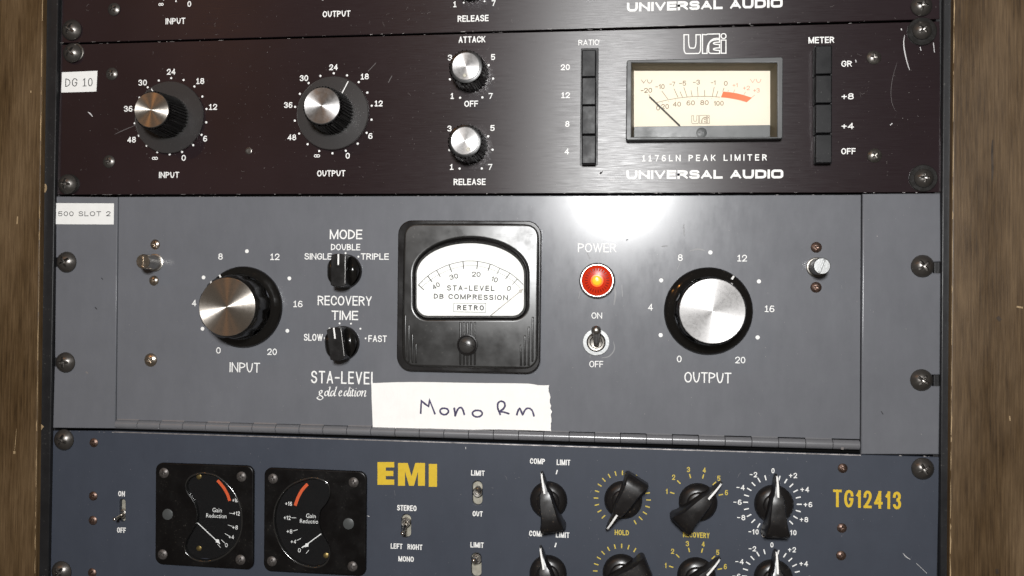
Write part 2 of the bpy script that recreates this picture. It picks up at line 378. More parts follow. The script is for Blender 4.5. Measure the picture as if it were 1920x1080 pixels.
def roundpath(st, rmul=1.0, seg=5, mn=0.):
    closed = st[-1] == 'c'; q = [p for p in st if p != 'c']; n = len(q); out = []
    for i, p in enumerate(q):
        r = (p[2] if len(p) > 2 else 0)*rmul
        if r <= 0 or (not closed and i in (0, n-1)): out.append(p[:2]); continue
        a, b = q[i-1], q[(i+1) % n]
        ka = .5 if len(a) > 2 else 1.0; kb = .5 if len(b) > 2 else 1.0
        la, lb = math.hypot(a[0]-p[0], a[1]-p[1]) or 1, math.hypot(b[0]-p[0], b[1]-p[1]) or 1
        fa, fb = min(ka, max(ka*r, mn/la)), min(kb, max(kb*r, mn/lb))
        s = (p[0]+(a[0]-p[0])*fa, p[1]+(a[1]-p[1])*fa); e = (p[0]+(b[0]-p[0])*fb, p[1]+(b[1]-p[1])*fb)
        for j in range(seg+1):
            t = j/seg; w0, w1, w2, w3 = (1-t)**3, 3*t*(1-t)**2, 3*t*t*(1-t), t**3
            c1 = (s[0]+(p[0]-s[0])*.56, s[1]+(p[1]-s[1])*.56); c2 = (e[0]+(p[0]-e[0])*.56, e[1]+(p[1]-e[1])*.56)
            pt = (s[0]*w0+c1[0]*w1+c2[0]*w2+e[0]*w3, s[1]*w0+c1[1]*w1+c2[1]*w2+e[1]*w3)
            if not out or abs(pt[0]-out[-1][0])+abs(pt[1]-out[-1][1]) > 1e-5: out.append(pt)
    if closed and len(out) > 1 and abs(out[0][0]-out[-1][0])+abs(out[0][1]-out[-1][1]) < 1e-5: out.pop()
    return out, closed
def write(g, s, cu, cv_, wpx, hpx, t=.17, gap=.17, h=0., rot=0., rmul=1.0, squeeze=1.0):
    """lettering centred at photo point (cu, cv_), wpx by hpx photo pixels; t = stroke weight / height"""
    cx, cz = P(cu, cv_, h); x1, _ = P(cu+wpx/2, cv_, h); x0, _ = P(cu-wpx/2, cv_, h)
    _, z1 = P(cu, cv_-hpx/2, h); _, z0 = P(cu, cv_+hpx/2, h)
    Wd, H = x1-x0, z1-z0; th = t*H
    gl = [F[c] for c in s]; n = sum(1 for c in s if c != ' '); sw = sum(q[0] for q in gl)
    u = (Wd-n*th)/(sw+gap*(len(s)-1)); x = -Wd/2; ca, sa = math.cos(R(rot)), math.sin(R(rot))
    for c, (w_, strokes) in zip(s, gl):
        X0, X1 = x+th/2-1e-4, x+th/2+w_*u+1e-4; Y0, Y1 = -H/2+th/2-1e-4, H/2-th/2+1e-4
        def ext(p, q):
            e = p+(p-q).normalized()*th*.5
            return e if (e.x < X0 or e.x > X1 or e.y < Y0 or e.y > Y1) else p
        for st in strokes:
            st = [p if p == 'c' else (x+th/2+p[0]*w_*u, -H/2+th/2+p[1]*(H-th))+tuple(p[2:]) for p in st]
            pts, cl = roundpath(st, rmul, 5, th*.62)
            tg = G(); lp = [Vector(p) for p in pts]; m_ = len(lp); runs = []; cur = [lp[0]]
            for i in range(1, m_):
                cur.append(lp[i])
                if i < m_-1 and (lp[i]-lp[i-1]).normalized().dot((lp[i+1]-lp[i]).normalized()) < -.05: runs.append(cur); cur = [lp[i]]
            runs.append(cur)
            if cl and len(runs) == 1: ribbon(tg, lp, th, h+lift(), True)
            else:
                if cl: runs[-1].append(lp[0])
                for q in runs:
                    q = list(q); q[0] = ext(q[0], q[1]); q[-1] = ext(q[-1], q[-2])
                    ribbon(tg, q, th, h+lift())
            vs = []
            for (lx, ly, lh) in tg.v:
                lx = min(max(lx, x-th*.02), x+w_*u+th*1.02) if w_*u > 0 else lx
                ly = min(max(ly, -H/2), H/2); vs.append((cx+lx*ca-ly*sa, cz+lx*sa+ly*ca, lh))
            g.add(vs, tg.f)
        x += w_*u+(th if c != ' ' else 0)+gap*u
    return g
def word(parent, s, cu, cv_, wpx, hpx, mat='white', **k):
    return write(G(), s, cu, cv_, wpx, hpx, **k).build('lettering', mat, parent, sharp=0)
def fonttext(s, cu, cv_, wpx, hpx, h, rot=0, shear=0., off=0.):
    """type set with the built-in face, fitted to wpx by hpx photo pixels; returns a G"""
    c = bpy.data.curves.new('t', 'FONT'); c.body = s; c.size = 1; c.shear = shear; c.offset = off; c.resolution_u = 3
    o = bpy.data.objects.new('t', c); me = bpy.data.meshes.new_from_object(o); bpy.data.objects.remove(o)
    xs = [v.co.x for v in me.vertices]; ys = [v.co.y for v in me.vertices]
    cx, cz = P(cu, cv_, h); sx = (P(cu+wpx/2, cv_, h)[0]-P(cu-wpx/2, cv_, h)[0])/(max(xs)-min(xs)); sy = (P(cu, cv_-hpx/2, h)[1]-P(cu, cv_+hpx/2, h)[1])/(max(ys)-min(ys))
    mx_, my_ = (max(xs)+min(xs))/2, (max(ys)+min(ys))/2; ca, sa = math.cos(R(rot)), math.sin(R(rot)); hh = h+lift()
    g = G(); vs = []
    for v in me.vertices:
        a, b_ = (v.co.x-mx_)*sx, (v.co.y-my_)*sy; vs.append((cx+a*ca-b_*sa, cz+a*sa+b_*ca, hh))
    g.add(vs, [tuple(p.vertices) for p in me.polygons]); bpy.data.meshes.remove(me); return g
def dot(g, u, v, rmm, h=0.):
    x, z = P(u, v, h); hh = h+lift(); k = len(g.v); n = 14
    for i in range(n): a = 2*math.pi*i/n; g.v.append((x+rmm*math.cos(a), z+rmm*math.sin(a), hh))
    g.f.append(tuple(range(k, k+n)))
def marks(parent, name, mat, items, h=0.):
    for it in items:
        g = G(); pts, w_ = it[0], it[1]; sm = smooth(pts, n=4) if len(pts) > 2 else pts; n = len(sm)
        tp = [.3+.7*math.sin(math.pi*(i+.3)/(n-.4)) for i in range(n)] if n > 3 else None
        stroke(g, sm, w_, it[2] if len(it) > 2 else h, False, tp); g.build(name, mat, parent, sharp=0)
def pl(pts, h=0.): return [P(a, b, h) for a, b in pts]
def stroke(g, pts, wpx, h=0., closed=False, taper=None):
    ribbon(g, pl(pts, h), wpx/3.45, h+lift(), closed, taper)
def zm(pts, ox, oy, sc): return [(ox+a/sc, oy+b/sc) for a, b in pts]

# ------------------------------------------------------------------ screws and knobs (built once, copied)
def copy_tree(o, parent, loc, ang=0.):
    c = o.copy(); COL.objects.link(c); WL[c.name] = loc
    c.parent = parent; c.location = loc-WL[parent.name] if parent is not None else loc
    c.rotation_euler = (0, ang, 0)
    for ch in list(o.children):
        d = ch.copy(); COL.objects.link(d); d.parent = c; WL[d.name] = loc
    return c
def cross_head(r, dome, slot, kind, seat=0.):
    """round screw head with a real recess: a polar height field"""
    g = G(); na, rad = 64, [0, .05, .10, .14, .18, .24, .30, .36, .42, .47, .5, .56, .64, .74, .84, .92, .98, 1.0]
    def hh(x, z):
        q = math.hypot(x, z); y = seat+dome*(1-(q)**2.3)*.86+dome*.14 if q < 1 else 0
        if kind == 'cross':
            wq = .115-.03*q
            if q < .5 and (abs(x) < wq or abs(z) < wq): y -= slot*(1-q*.9)
            elif q < .17: y -= slot*.9
        elif kind == 'slot':
            if abs(z) < .11: y -= slot
        return y
    rows = []
    for q in rad:
        if q == 0: g.v.append((0, 0, hh(0, 0))); rows.append([0]*na); continue
        row = []
        for i in range(na):
            a = 2*math.pi*(i+.5)/na; g.v.append((r*q*math.cos(a), r*q*math.sin(a), hh(q*math.cos(a)*.999, q*math.sin(a)*.999) if q < 1 else seat+dome*.10)); row.append(len(g.v)-1)
        rows.append(row)
    row = []
    for i in range(na):
        a = 2*math.pi*(i+.5)/na; g.v.append((r*.97*math.cos(a), r*.97*math.sin(a), 0)); row.append(len(g.v)-1)
    rows.append(row)
    for j in range(len(rows)-1):
        A, Bq = rows[j], rows[j+1]
        for i in range(na):
            i2 = (i+1) % na
            g.f.append((A[i], Bq[i], Bq[i2], A[i2]) if A[i] != A[i2] else (A[i], Bq[i], Bq[i2]))
    return g
SC = {}
def screw(kind, name, parent, u, v, rpx, h=0., ang=None, mat='screw_black'):
    """kind: rack / pan / flat / slot"""
    x, z = P(u, v, h); r = P(u+rpx, v, h)[0]-x
    key = (kind, name, mat, round(r, 1)); ang = random.uniform(0, 90) if ang is None else ang
    if key in SC:
        o = copy_tree(SC[key], parent, W(x, z, h), R(ang)); return o
    d = {'rack': (r*.62, r*.38, 'cross'), 'pan': (r*.42, r*.35, 'cross'), 'flat': (r*.14, r*.4, 'cross'), 'slot': (r*.4, r*.3, 'slot')}[kind]
    g = cross_head(r, d[0], d[1], d[2]); g.v = [(a+x, b+z, c+h) for a, b, c in g.v]
    o = g.build(name, mat, parent, (x, z, h), sharp=50); o.rotation_euler = (0, R(ang), 0); SC[key] = o
    return o
def washer(parent, u, v, r0, r1, mat='screw_plastic', h=0, t=.9):
    x, z = P(u, v, h); k = 3.45
    g = lathe(G(), x, z, [(r1/k, h), (r1/k, h+t*.7), (r1/k-.3, h+t), (r0/k, h+t), (r0/k, h)], 40); return g.build('washer', mat, parent, (x, z, h))

def skirt_knob(parent, bu, bv, r_skirt, r_body, r_cap, ht, skirt, line_deg, flutes=34, marker=None, cap_mat='cap_fine', rb=None):
    """ribbed black knob with spun cap; on the big ones a clear skirt with a white line"""
    x, z = P(bu, bv); rb = rb or r_body*1.1; rib = lambda a, r, h: r*(1+.04*(1 if math.cos(flutes*a) > 0 else -1))
    g = G(); lathe(g, x, z, [(rb, 1.2 if skirt else .4), (rb*.985, 3), (r_body*1.02, ht-2.5), (r_body, ht-1.6)], flutes*4, rib)
    lathe(g, x, z, [(r_body*.985, ht-1.6), (r_body*.97, ht-.9), (r_cap+.35, ht-.6), (r_cap, ht-.6)], 64)
    k = g.build('knob', 'black_satin', parent, (x, z, .4), sharp=30)
    lathe(G(), x, z, [(r_cap, ht-.8), (r_cap, ht-.12), (r_cap-.22, ht), (0, ht)], 72).build('cap', cap_mat, k, (x, z, ht), sharp=25)
    if skirt:
        lathe(G(), x, z, [(r_skirt, .7), (r_skirt, 1.5), (r_skirt-.35, 1.8), (rb*.9, 2.1)], 80).build('skirt', 'skirt', k, (x, z, .7), sharp=30)
        lathe(G(), x, z, [(r_skirt+.02, .9), (r_skirt+.02, 1.45), (r_skirt-.3, 1.62)], 80).build('skirt_rim', M['glass'], k, (x, z, .9))
        a = R(90-line_deg); g = G()
        ribbon(g, [(x+q*math.cos(a), z+q*math.sin(a)) for q in (r_skirt-1.0, rb+.3)], .55, 1.95, h2=2.2); g.build('pointer_line', 'white', k, sharp=0)
    if marker:
        a = R(90-marker); q = r_cap*.68; g = G()
        lathe(g, x+q*math.cos(a), z+q*math.sin(a), [(1.25, ht), (1.2, ht+.12), (.75, ht+.12), (.7, ht)], 24); g.build('marker_ring', 'steel_dark', k)
        lathe(G(), x+q*math.cos(a), z+q*math.sin(a), [(.7, ht+.02), (0, ht+.02)], 20).build('marker_centre', 'plate', k)
    return k
def big_knob(parent, bu, bv, r_fl, r_body, r_cap, ht, line_deg, cap_mat, flange_line=False):
    x, z = P(bu, bv); lobes = 9; ph = R(90-line_deg)
    sc = lambda a, r, h: r*(1-.045*max(0, math.cos(lobes*(a-ph)+math.pi))**.8 if math.cos(lobes*(a-ph)+math.pi) > 0 else 1)
    g = G(); lathe(g, x, z, [(r_fl, .2), (r_fl+.05, 1.2), (r_fl-.3, 2.2), (r_fl-1.2, 2.9), (r_fl-3, 3.6), (r_body+.9, 4.4), (r_body+.35, 5.2)], 96)
    lathe(g, x, z, [(r_body+.35, 5.0), (r_body+.2, 7), (r_body, ht-4), (r_body-.1, ht-2.8), (r_body-.8, ht-2.0)], 144, sc)
    lathe(g, x, z, [(r_body-.8, ht-2.0), (r_cap+.5, ht-1.2), (r_cap+.1, ht-.7), (r_cap, ht-.7)], 96)
    k = g.build('knob', 'black_gloss', parent, (x, z, .2), sharp=40)
    lathe(G(), x, z, [(r_cap, ht-.9), (r_cap, ht-.15), (r_cap-.25, ht), (0, ht)], 96).build('cap', cap_mat, k, (x, z, ht), sharp=25)
    a = R(90-line_deg); g = G(); pts = [(x+q*math.cos(a), z+q*math.sin(a)) for q in (r_body-.1, r_cap+.25)]
    ribbon(g, pts, 1.05, ht-2.4, h2=ht-.85)
    ribbon(g, [(x+q*math.cos(a), z+q*math.sin(a)) for q in (r_fl-.4, r_fl-2.6)], 1.05, 2.6, h2=3.7)
    g.build('pointer_line', 'white', k, sharp=0)
    return k
def bar_knob(parent, bu, bv, ang, r=9.0, ht=13.0):
    """round knob scooped on both sides into a grip bar"""
    x, z = P(bu, bv); g = G(); ca, sa = math.cos(R(ang)), math.sin(R(ang))
    lathe(g, x, z, [(r+.4, .3), (r+.4, 1.6), (r, 2.2), (0, 2.2)], 56)
    hw = 4.1
    for s in (-1, 1):                                     # the two scooped cheeks
        nx, nz = 12, 18; grid = []
        for i in range(nx+1):
            X = hw*.9+(r-hw*.9)*i/nx; zr = math.sqrt(max(0, r*r-X*X))
            row = []
            for j in range(nz+1):
                Z = -zr+2*zr*j/nz; q = (X-hw*.9)/(r-hw*.9); e = 1-(Z/r)**2
                hgt = 2.2+5.6*max(0, e)**.8*math.sqrt(max(0, 1-((q-.42)/.62)**2)) if abs((q-.42)/.62) < 1 else 2.2
                row.append((s*X, Z, hgt))
            grid.append(row)
        vs = [p for row in grid for p in row]; w_ = nz+1
        fs = [(i*w_+j, (i+1)*w_+j, (i+1)*w_+j+1, i*w_+j+1) for i in range(nx) for j in range(nz)]
        if s < 0: fs = [f[::-1] for f in fs]
        g.add([(x+a*ca-b_*sa, z+a*sa+b_*ca, h) for a, b_, h in vs], fs)
    k = g.build('knob', 'black_gloss', parent, (x, z, .3), sharp=50)
    zr = math.sqrt(r*r-hw*hw); top = hw*.93
    ol = [(hw, -zr)]+[(r*math.sin(R(q)), -r*math.cos(R(q))) for q in (18, 8, 0, -8, -18)]+[(-hw, -zr), (-hw, zr)]+[(r*math.sin(R(q)), r*math.cos(R(q))) for q in (-18, -8, 0, 8, 18)]+[(hw, zr)]
    ol = ccw([(x+a*ca-b_*sa, z+a*sa+b_*ca) for a, b_ in ol])
    slab('grip', ol, [], 2.0, ht, 'black_satin', k, bevel=.45, sharp=28)
    g = G(); ribbon(g, [(x+a*ca-b_*sa, z+a*sa+b_*ca) for a, b_ in ((0, r-.3), (0, r-6.2))], .85, ht+.03)
    ribbon(g, [(x+a*ca-b_*sa, z+a*sa+b_*ca) for a, b_ in ((hw-.28, r-1.6), (hw-.28, -r+2.0))], .22, ht-.04); g.build('pointer_line', 'white', k, sharp=0)  # second white line paints the highlight along the grip's right top edge
    return k
CH = {}
def chicken(parent, bu, bv, deg, label=None):
    """pointer knob: round skirt, thin nose with a white line, broad flared tail; deg clockwise from up"""
    x, z = P(bu, bv); loc = W(x, z, 0)
    if CH: return copy_tree(CH['k'], parent, loc, R(deg))
    g = lathe(G(), 0, 0, [(9.9, .2), (9.95, 1.2), (9.5, 2.2), (8.3, 3.4), (6.6, 4.1), (6.0, 4.3), (5.9, 5.2), (5.2, 5.8), (0, 6.0)], 64)
    k = g.build('knob', 'chicken', parent, (0, 0, 0), sharp=45)
    st = [(16.6, .42, 5.2, 8.3), (15.2, .75, 4.6, 9.8), (12.5, 1.15, 4.2, 11.4), (9.5, 1.5, 4.0, 12.4), (7.0, 1.95, 3.6, 12.9), (5.6, 2.9, 3.5, 13.6), (2, 3.7, 3.5, 14.2),
          (-3, 4.4, 3.3, 14.6), (-7, 4.8, 2.8, 14.8), (-10, 5.5, 2.4, 14.6), (-12.6, 6.5, 2.3, 14.0), (-14.2, 6.4, 2.6, 12.6), (-15.0, 5.5, 3.2, 10.5)]
    g = G(); rows = []
    for (y, w_, lo, hi) in st:
        tw = w_*(.80 if y < 6 else .82)
        sec = [(-w_*1.05, lo), (-w_*1.02, (lo+hi)/2), (-w_*.93, hi-.9), (-tw, hi-.12), (-tw*.5, hi), (tw*.5, hi), (tw, hi-.12), (w_*.93, hi-.9), (w_*1.02, (lo+hi)/2), (w_*1.05, lo)]
        k0 = len(g.v); g.v += [(a, y, h) for a, h in sec]; rows.append(list(range(k0, k0+10)))
    for A, Bq in zip(rows, rows[1:]):
        for i in range(9): g.f.append((A[i], Bq[i], Bq[i+1], A[i+1])[::-1])
    g.f.append(tuple(rows[0])); g.f.append(tuple(rows[-1][::-1]))
    g.build('pointer', 'chicken', k, (0, 0, 0), sharp=38)
    g = G(); pts = [(16.3, 8.5), (15.2, 9.95), (12.5, 11.55), (9.5, 12.55), (7.0, 13.05), (6.0, 13.5)]
    k0 = len(g.v)
    for i, (y, h) in enumerate(pts): w_ = (.42, .45, .48, .5, .52, .5)[i]; g.v += [(-w_, y, h), (w_, y, h)]
    g.f += [(k0+2*i+2, k0+2*i+3, k0+2*i+1, k0+2*i) for i in range(5)]
    g.build('pointer_line', 'white', k, (0, 0, 0), sharp=0)
    CH['k'] = k; 
    k.location = loc-WL[parent.name]; WL[k.name] = loc; k.rotation_euler = (0, R(deg), 0)
    for ch in k.children: ch.location = (0, 0, 0)
    return k
def dusting(parent, quad, n, mat='dust', r=(.08, .28), h=.05, seed=1, worm=.12):
    """specks of dust lying on a face: nobody could count them"""
    rnd = random.Random(seed); g = G(); a, b_, c, d = [Vector(q) for q in quad]
    for _ in range(n):
        s, t_ = rnd.random(), rnd.random(); p = (a*(1-s)+b_*s)*(1-t_)+(d*(1-s)+c*s)*t_
        if rnd.random() < worm:
            L0 = rnd.uniform(.8, 3.0); an = rnd.uniform(0, 6.28); an2 = an+rnd.uniform(-.7, .7)
            q = p+Vector((math.cos(an), math.sin(an)))*L0*.5; w_ = q+Vector((math.cos(an2), math.sin(an2)))*L0*.5
            ribbon(g, [tuple(p), tuple(q), tuple(w_)], rnd.uniform(.05, .1), h); continue
        rr = rnd.uniform(*r)*rnd.random()+.05; k = len(g.v); m_ = 6; an = rnd.uniform(0, 6.28); el = rnd.uniform(.4, 1)
        for i in range(m_):
            q = 2*math.pi*i/m_; x_, y_ = rr*math.cos(q)*rnd.uniform(.7, 1.2), rr*math.sin(q)*el
            g.v.append((p.x+x_*math.cos(an)-y_*math.sin(an), p.y+x_*math.sin(an)+y_*math.cos(an), h))
        g.f.append(tuple(range(k, k+m_)))
    o = g.build('dust', mat, parent, sharp=0); o['kind'] = 'stuff'; return o
def chips(parent, pts, n, seed, h=.06, mat='chip', depth=.9, lmax=5.0, side=1):
    """worn-through nicks along an edge given by photo points"""
    rnd = random.Random(seed); g = G(); q = [Vector(p) for p in pl(pts)]
    for _ in range(n):
        i = rnd.randrange(len(q)-1); t_ = rnd.random(); p = q[i].lerp(q[i+1], t_); d = (q[i+1]-q[i]).normalized(); nn = Vector((-d.y, d.x))*side
        L0 = rnd.uniform(.3, lmax)*rnd.random()+.3; m_ = 6; k = len(g.v); dp = depth*rnd.random()**1.6+.12
        lo = [p+d*(L0*j/(m_-1)-L0/2) for j in range(m_)]
        up = [x_-nn*dp*(rnd.uniform(.3, 1) if 0 < j < m_-1 else .05) for j, x_ in enumerate(lo)]
        for x_ in lo: g.v.append((x_.x, x_.y, h))
        for x_ in up: g.v.append((x_.x, x_.y, h))
        for j in range(m_-1): g.f.append((k+j, k+m_+j, k+m_+j+1, k+j+1))
    o = g.build('worn_edge', mat, parent, sharp=0); o['kind'] = 'stuff'; return o

# ================================================================== THE CABINET
def flat_poly(pts, h=0.): return ccw([P(a, b, h) for a, b in pts])
cab = thing('rack_cabinet', 'dark stained wooden rack cabinet with black painted inner edges round the stacked audio units', 'cabinet', (240, -110, -20))
def board(name, u0t, u0b, u1t, u1b, h0, h1, mat, bevel):
    """upright board: left edge u0 and right edge u1 at the top (v=0) and the foot (v=1080) of the photo, carried on past the frame"""
    def ext(ut, ub, v): return P(ut+(ub-ut)*v/1080, v, h1)
    return slab(name, ccw([ext(u0t, u0b, -160), ext(u1t, u1b, -160), ext(u1t, u1b, 1240), ext(u0t, u0b, 1240)]), [], h0, h1, mat, cab, bevel)
board('side_panel', -420, -440, 81, 66.5, -60, 6, 'wood', 1.0)
board('side_panel', 1787.5, 1780, 2240, 2240, -60, 6, 'wood', 1.0)
board('rack_rail', 82, 67.5, 109, 90, -30, 2.6, 'rack_black', .7)
board('rack_rail', 105, 86.5, 118, 98, -30, -.6, 'rack_black', .4)
board('rack_rail', 1769, 1762, 1786.5, 1779, -30, 2.6, 'rack_black', .7)
board('rack_rail', 1755, 1748, 1770, 1764, -30, -.6, 'rack_black', .4)
board('back_board', 60, 50, 1800, 1790, -62, -31, 'void', .5)
# rubbed corners where the stain has gone
rnd = random.Random(5)
for (ut, ub, sgn, seed) in ((80.3, 65.8, -1, 3), (1788.5, 1781, 1, 4)):
    g = G(); hh = 6.02; v = -20
    while v < 1100:
        L0 = rnd.uniform(8, 90); u = ut+(ub-ut)*v/1080; u2 = ut+(ub-ut)*(v+L0)/1080; w_ = rnd.uniform(.8, 2.2)
        a, b_ = P(u, v, hh), P(u2, v+L0, hh); c, d = P(u2+sgn*w_*.5, v+L0, hh), P(u+sgn*w_, v+L0*.5, hh)
        k0 = len(g.v); g.v += [(*a, hh), (*b_, hh), (*c, hh), (*d, hh)]; g.f.append((k0, k0+1, k0+2, k0+3) if sgn > 0 else (k0+3, k0+2, k0+1, k0))
        v += L0+rnd.uniform(-4, 26)
    g.build('rubbed_edge', 'wood_edge', cab, sharp=0)
marks(cab, 'dent', 'wood_edge', [([(73, 797), (80, 803)], 9, 2.68), ([(85, 345), (86, 353), (84, 361)], 5, 2.68), ([(31, 804), (29, 830), (27.5, 846)], 1.2, 6.05), ([(27, 846), (27, 851)], 4.5, 6.05), ([(33, 406), (32, 420)], 2.6, 6.05),
    ([(1906, 575), (1918, 577)], 3, 6.05), ([(1893, 780), (1894, 789)], 1.8, 6.05), ([(58, 170), (58, 174)], 1.8, 6.05)])
marks(cab, 'dark_stain', plain('dark_wood_stain', (.030, .018, .009), .5, var=.5, scale=300), [([(1861, 262), (1860, 285), (1861, 320), (1860, 340)], 3.4), ([(1870, 594), (1876, 601)], 6), ([(1869, 1067), (1870, 1076)], 5)], 6.05)


# ================================================================== UPPER LIMITER (only its foot is in the picture)
up = thing('limiter_unit', 'black limiter at the top, cut off above so only its faceplate foot shows', 'audio compressor', (*P(940, -120), 0), 'black rack limiters')
slab('faceplate', flat_poly([(121, -190), (1759, -250), (1762, 35.5), (114.5, 80.5)]), [], -3.0, -.02, 'anod', up, .3)
word(up, 'INPUT', 329, 39.5, 37, 11.5); word(up, 'OUTPUT', 631, 26, 52, 11.5); word(up, 'RELEASE', 887, 34.5, 58, 12)
word(up, 'UNIVERSAL AUDIO', 1320, 9.5, 292, 17, t=.27, gap=.13, rmul=.5)
g = G(); write(g, '*', 302, 8, 10, 7, t=.2); write(g, '0', 355, 7.5, 7, 11)
for u, v in ((330, 2), (307, -1), (353, -2.5)): dot(g, u, v, .5)
write(g, '!', 853, 8, 6, 11); write(g, '7', 925.5, 6, 7.5, 11); dot(g, 869.5, 5, .5); dot(g, 908.5, 2.5, .5); dot(g, 605, -1, .5)
g.build('scale_print', 'white', up, sharp=0)
screw('rack', 'rack_screw', up, 135, 56.5, 18.5, .2); screw('rack', 'rack_screw', up, 1727.5, 11.5, 20.5, .2)
screw('pan', 'panel_screw', up, 214, 17.5, 11.5, .15)
skirt_knob(up, 884, -32, 0, 9.3, 7.3, 16.5, False, 0, 26, 180, 'cap_dull')
x, z = P(1107, -22); slab('push_button', rrect(x-3.4, z-6, x+3.4, z+6, .3), [], 0, 5, 'black_gloss', up, .3)
chips(up, [(114, 80), (600, 67), (1100, 52), (1762, 36)], 30, 11, .05, depth=.4, lmax=4)
dusting(up, [P(120, 0), P(1755, -30), P(1758, 34), P(118, 76)], 220, seed=2, h=.05, r=(.05, .2))

# ================================================================== LIMITER
li = thing('limiter_unit', 'black brushed limiter with four silver capped knobs and a cream meter', 'audio compressor', (*P(935, 364), 0), 'black rack limiters')
slab('faceplate', flat_poly([(114.5, 83.8), (1762, 39.8), (1765, 360.5), (106.5, 365)]), [], -3.2, 0, 'anod', li, .3)
chips(li, [(114.5, 84), (600, 71), (1100, 56), (1762, 40)], 26, 21, .06, depth=.35, lmax=4, side=-1)
chips(li, [(106.5, 365), (700, 363), (1765, 360.5)], 44, 22, .06, depth=.35, lmax=3.5)
dusting(li, [P(120, 90), P(1750, 50), P(1755, 350), P(118, 355)], 1000, seed=3, r=(.04, .22), worm=.025)
word(li, 'INPUT', 317, 328, 38, 11.5); word(li, 'OUTPUT', 621, 325, 53, 11.5); word(li, 'ATTACK', 885, 74, 50.5, 12); word(li, 'OFF', 883.5, 194.5, 26, 11.5)
word(li, 'RELEASE', 880.5, 341, 60, 12); word(li, 'RATIO', 1104, 79.5, 39, 10.5, t=.14); word(li, 'METER', 1540, 75, 48.5, 12, t=.18)
word(li, '!!76LN PEAK LIMITER', 1320, 296, 234, 12, t=.17, gap=.75); word(li, 'UNIVERSAL AUDIO', 1320, 327, 294, 16.5, t=.27, gap=.13, rmul=.5)
def dial(parent, cu, cv_, rpx, angs, labels, rd=.62, hpx=11, sx=.96, mat='white', t=.17):
    g = G()
    cx, cz = P(cu, cv_); rm = rpx/1.0
    for a in angs:
        k0 = len(g.v); X, Z = cx+rpx*math.sin(R(a)), cz+rpx*math.cos(R(a)); hh = lift()
        for i in range(14): q = 2*math.pi*i/14; g.v.append((X+rd*math.cos(q), Z+rd*math.sin(q), hh))
        g.f.append(tuple(range(k0, k0+14)))
    for (s, u, v, w_) in labels: write(g, s, u, v, w_, hpx if s != '*' else 8, t=t)
    return g.build('scale_print', mat, parent, sharp=0)
def rmm(u, v, du): return (P(u+du, v)[0]-P(u-du, v)[0])/2
dial(li, 319.6, 217.8, rmm(319, 217, 68), range(0, 360, 20), [('24', 321, 134.5, 16), ('30', 267.5, 155, 16), ('!8', 375.6, 152, 15), ('!2', 399.5, 200.5, 15), ('6', 384.7, 260, 7.5), ('0', 344.5, 296, 8), ('*', 290.5, 296.5, 11), ('48', 246.8, 262, 16), ('36', 240.5, 204, 16)])
dial(li, 624.6, 212.3, rmm(624, 212, 73), range(0, 360, 20), [('24', 625.3, 126, 16), ('30', 570, 146.5, 16), ('!8', 684, 143.5, 15), ('!2', 710, 194, 15), ('6', 694.6, 255, 8), ('0', 652, 292, 8), ('*', 594.3, 292, 11.5), ('48', 547.3, 257.5, 16), ('36', 540.5, 197, 16)])
for (cu, cv_) in ((884, 148), (883, 281)):
    dial(li, cu, cv_, rmm(cu, cv_, 40.5), (60-8, 90, 149, 211, 270, 308), [('3', cu-40.2, cv_-40, 8), ('5', cu+40.4, cv_-41, 8), ('!', cu-36, cv_+32, 6.5), ('7', cu+36, cv_+32, 8)])
skirt_knob(li, 319, 221, 20.4, 10.2, 9.6, 20.5, True, -33, 40, None, 'cap_fine', 11.6)
skirt_knob(li, 625, 213, 20.4, 10.4, 9.7, 19.5, True, 27, 40, None, 'cap_dull', 11.8)
skirt_knob(li, 883, 139.5, 0, 8.9, 7.25, 16.5, False, 0, 28, 186, 'cap_dull', 9.6)
skirt_knob(li, 881, 274.5, 0, 8.9, 7.25, 16.5, False, 0, 28, 158, 'cap_dull', 9.6)
# push button columns
g = G()
for s, u, v, w_ in (('20', 1060, 126, 17), ('!2', 1060.5, 178.5, 16), ('8', 1063.8, 232.4, 8), ('4', 1062.8, 284, 8.5)): write(g, s, u, v, w_, 11, t=.17)
g.build('scale_print', 'white', li, sharp=0)
g = G()
for s, u, v, w_ in (('GR', 1587.4, 119.5, 20), ('+8', 1589.3, 180.7, 23), ('+4', 1589.3, 236.3, 23), ('OFF', 1590.6, 283.5, 27)): write(g, s, u, v, w_, 11.5, t=.17)
g.build('scale_print', 'white', li, sharp=0)
def buttons(u0, u1, rows, hts, back, side):
    a = P(back[0], back[1]); b_ = P(back[2], back[3])
    slab('button_slot', rrect(a[0], b_[1], b_[0], a[1], .4), [], 0, .5, 'rack_black', li, .2)
    for (v0, v1), ht in zip(rows, hts):
        x0, z1 = P(u0, v0, ht); x1, z0 = P(u1, v1, ht)
        o = slab('push_button', rrect(x0, z0, x1, z1, .5, 3), [], -.0+.4, ht, 'button', li, .55, bres=3, sharp=50)
buttons(1091, 1117, ((93.5, 143.5), (145, 196.5), (198, 251.5), (253.5, 307)), (8, 8, 8, 6.2), (1089.5, 91, 1120.5, 310), 1)
buttons(1529.5, 1560, ((85.5, 138.5), (141, 193), (195.5, 249.5), (252, 305.5)), (8, 7.6, 7.4, 5.6), (1526, 86, 1559, 308), -1)
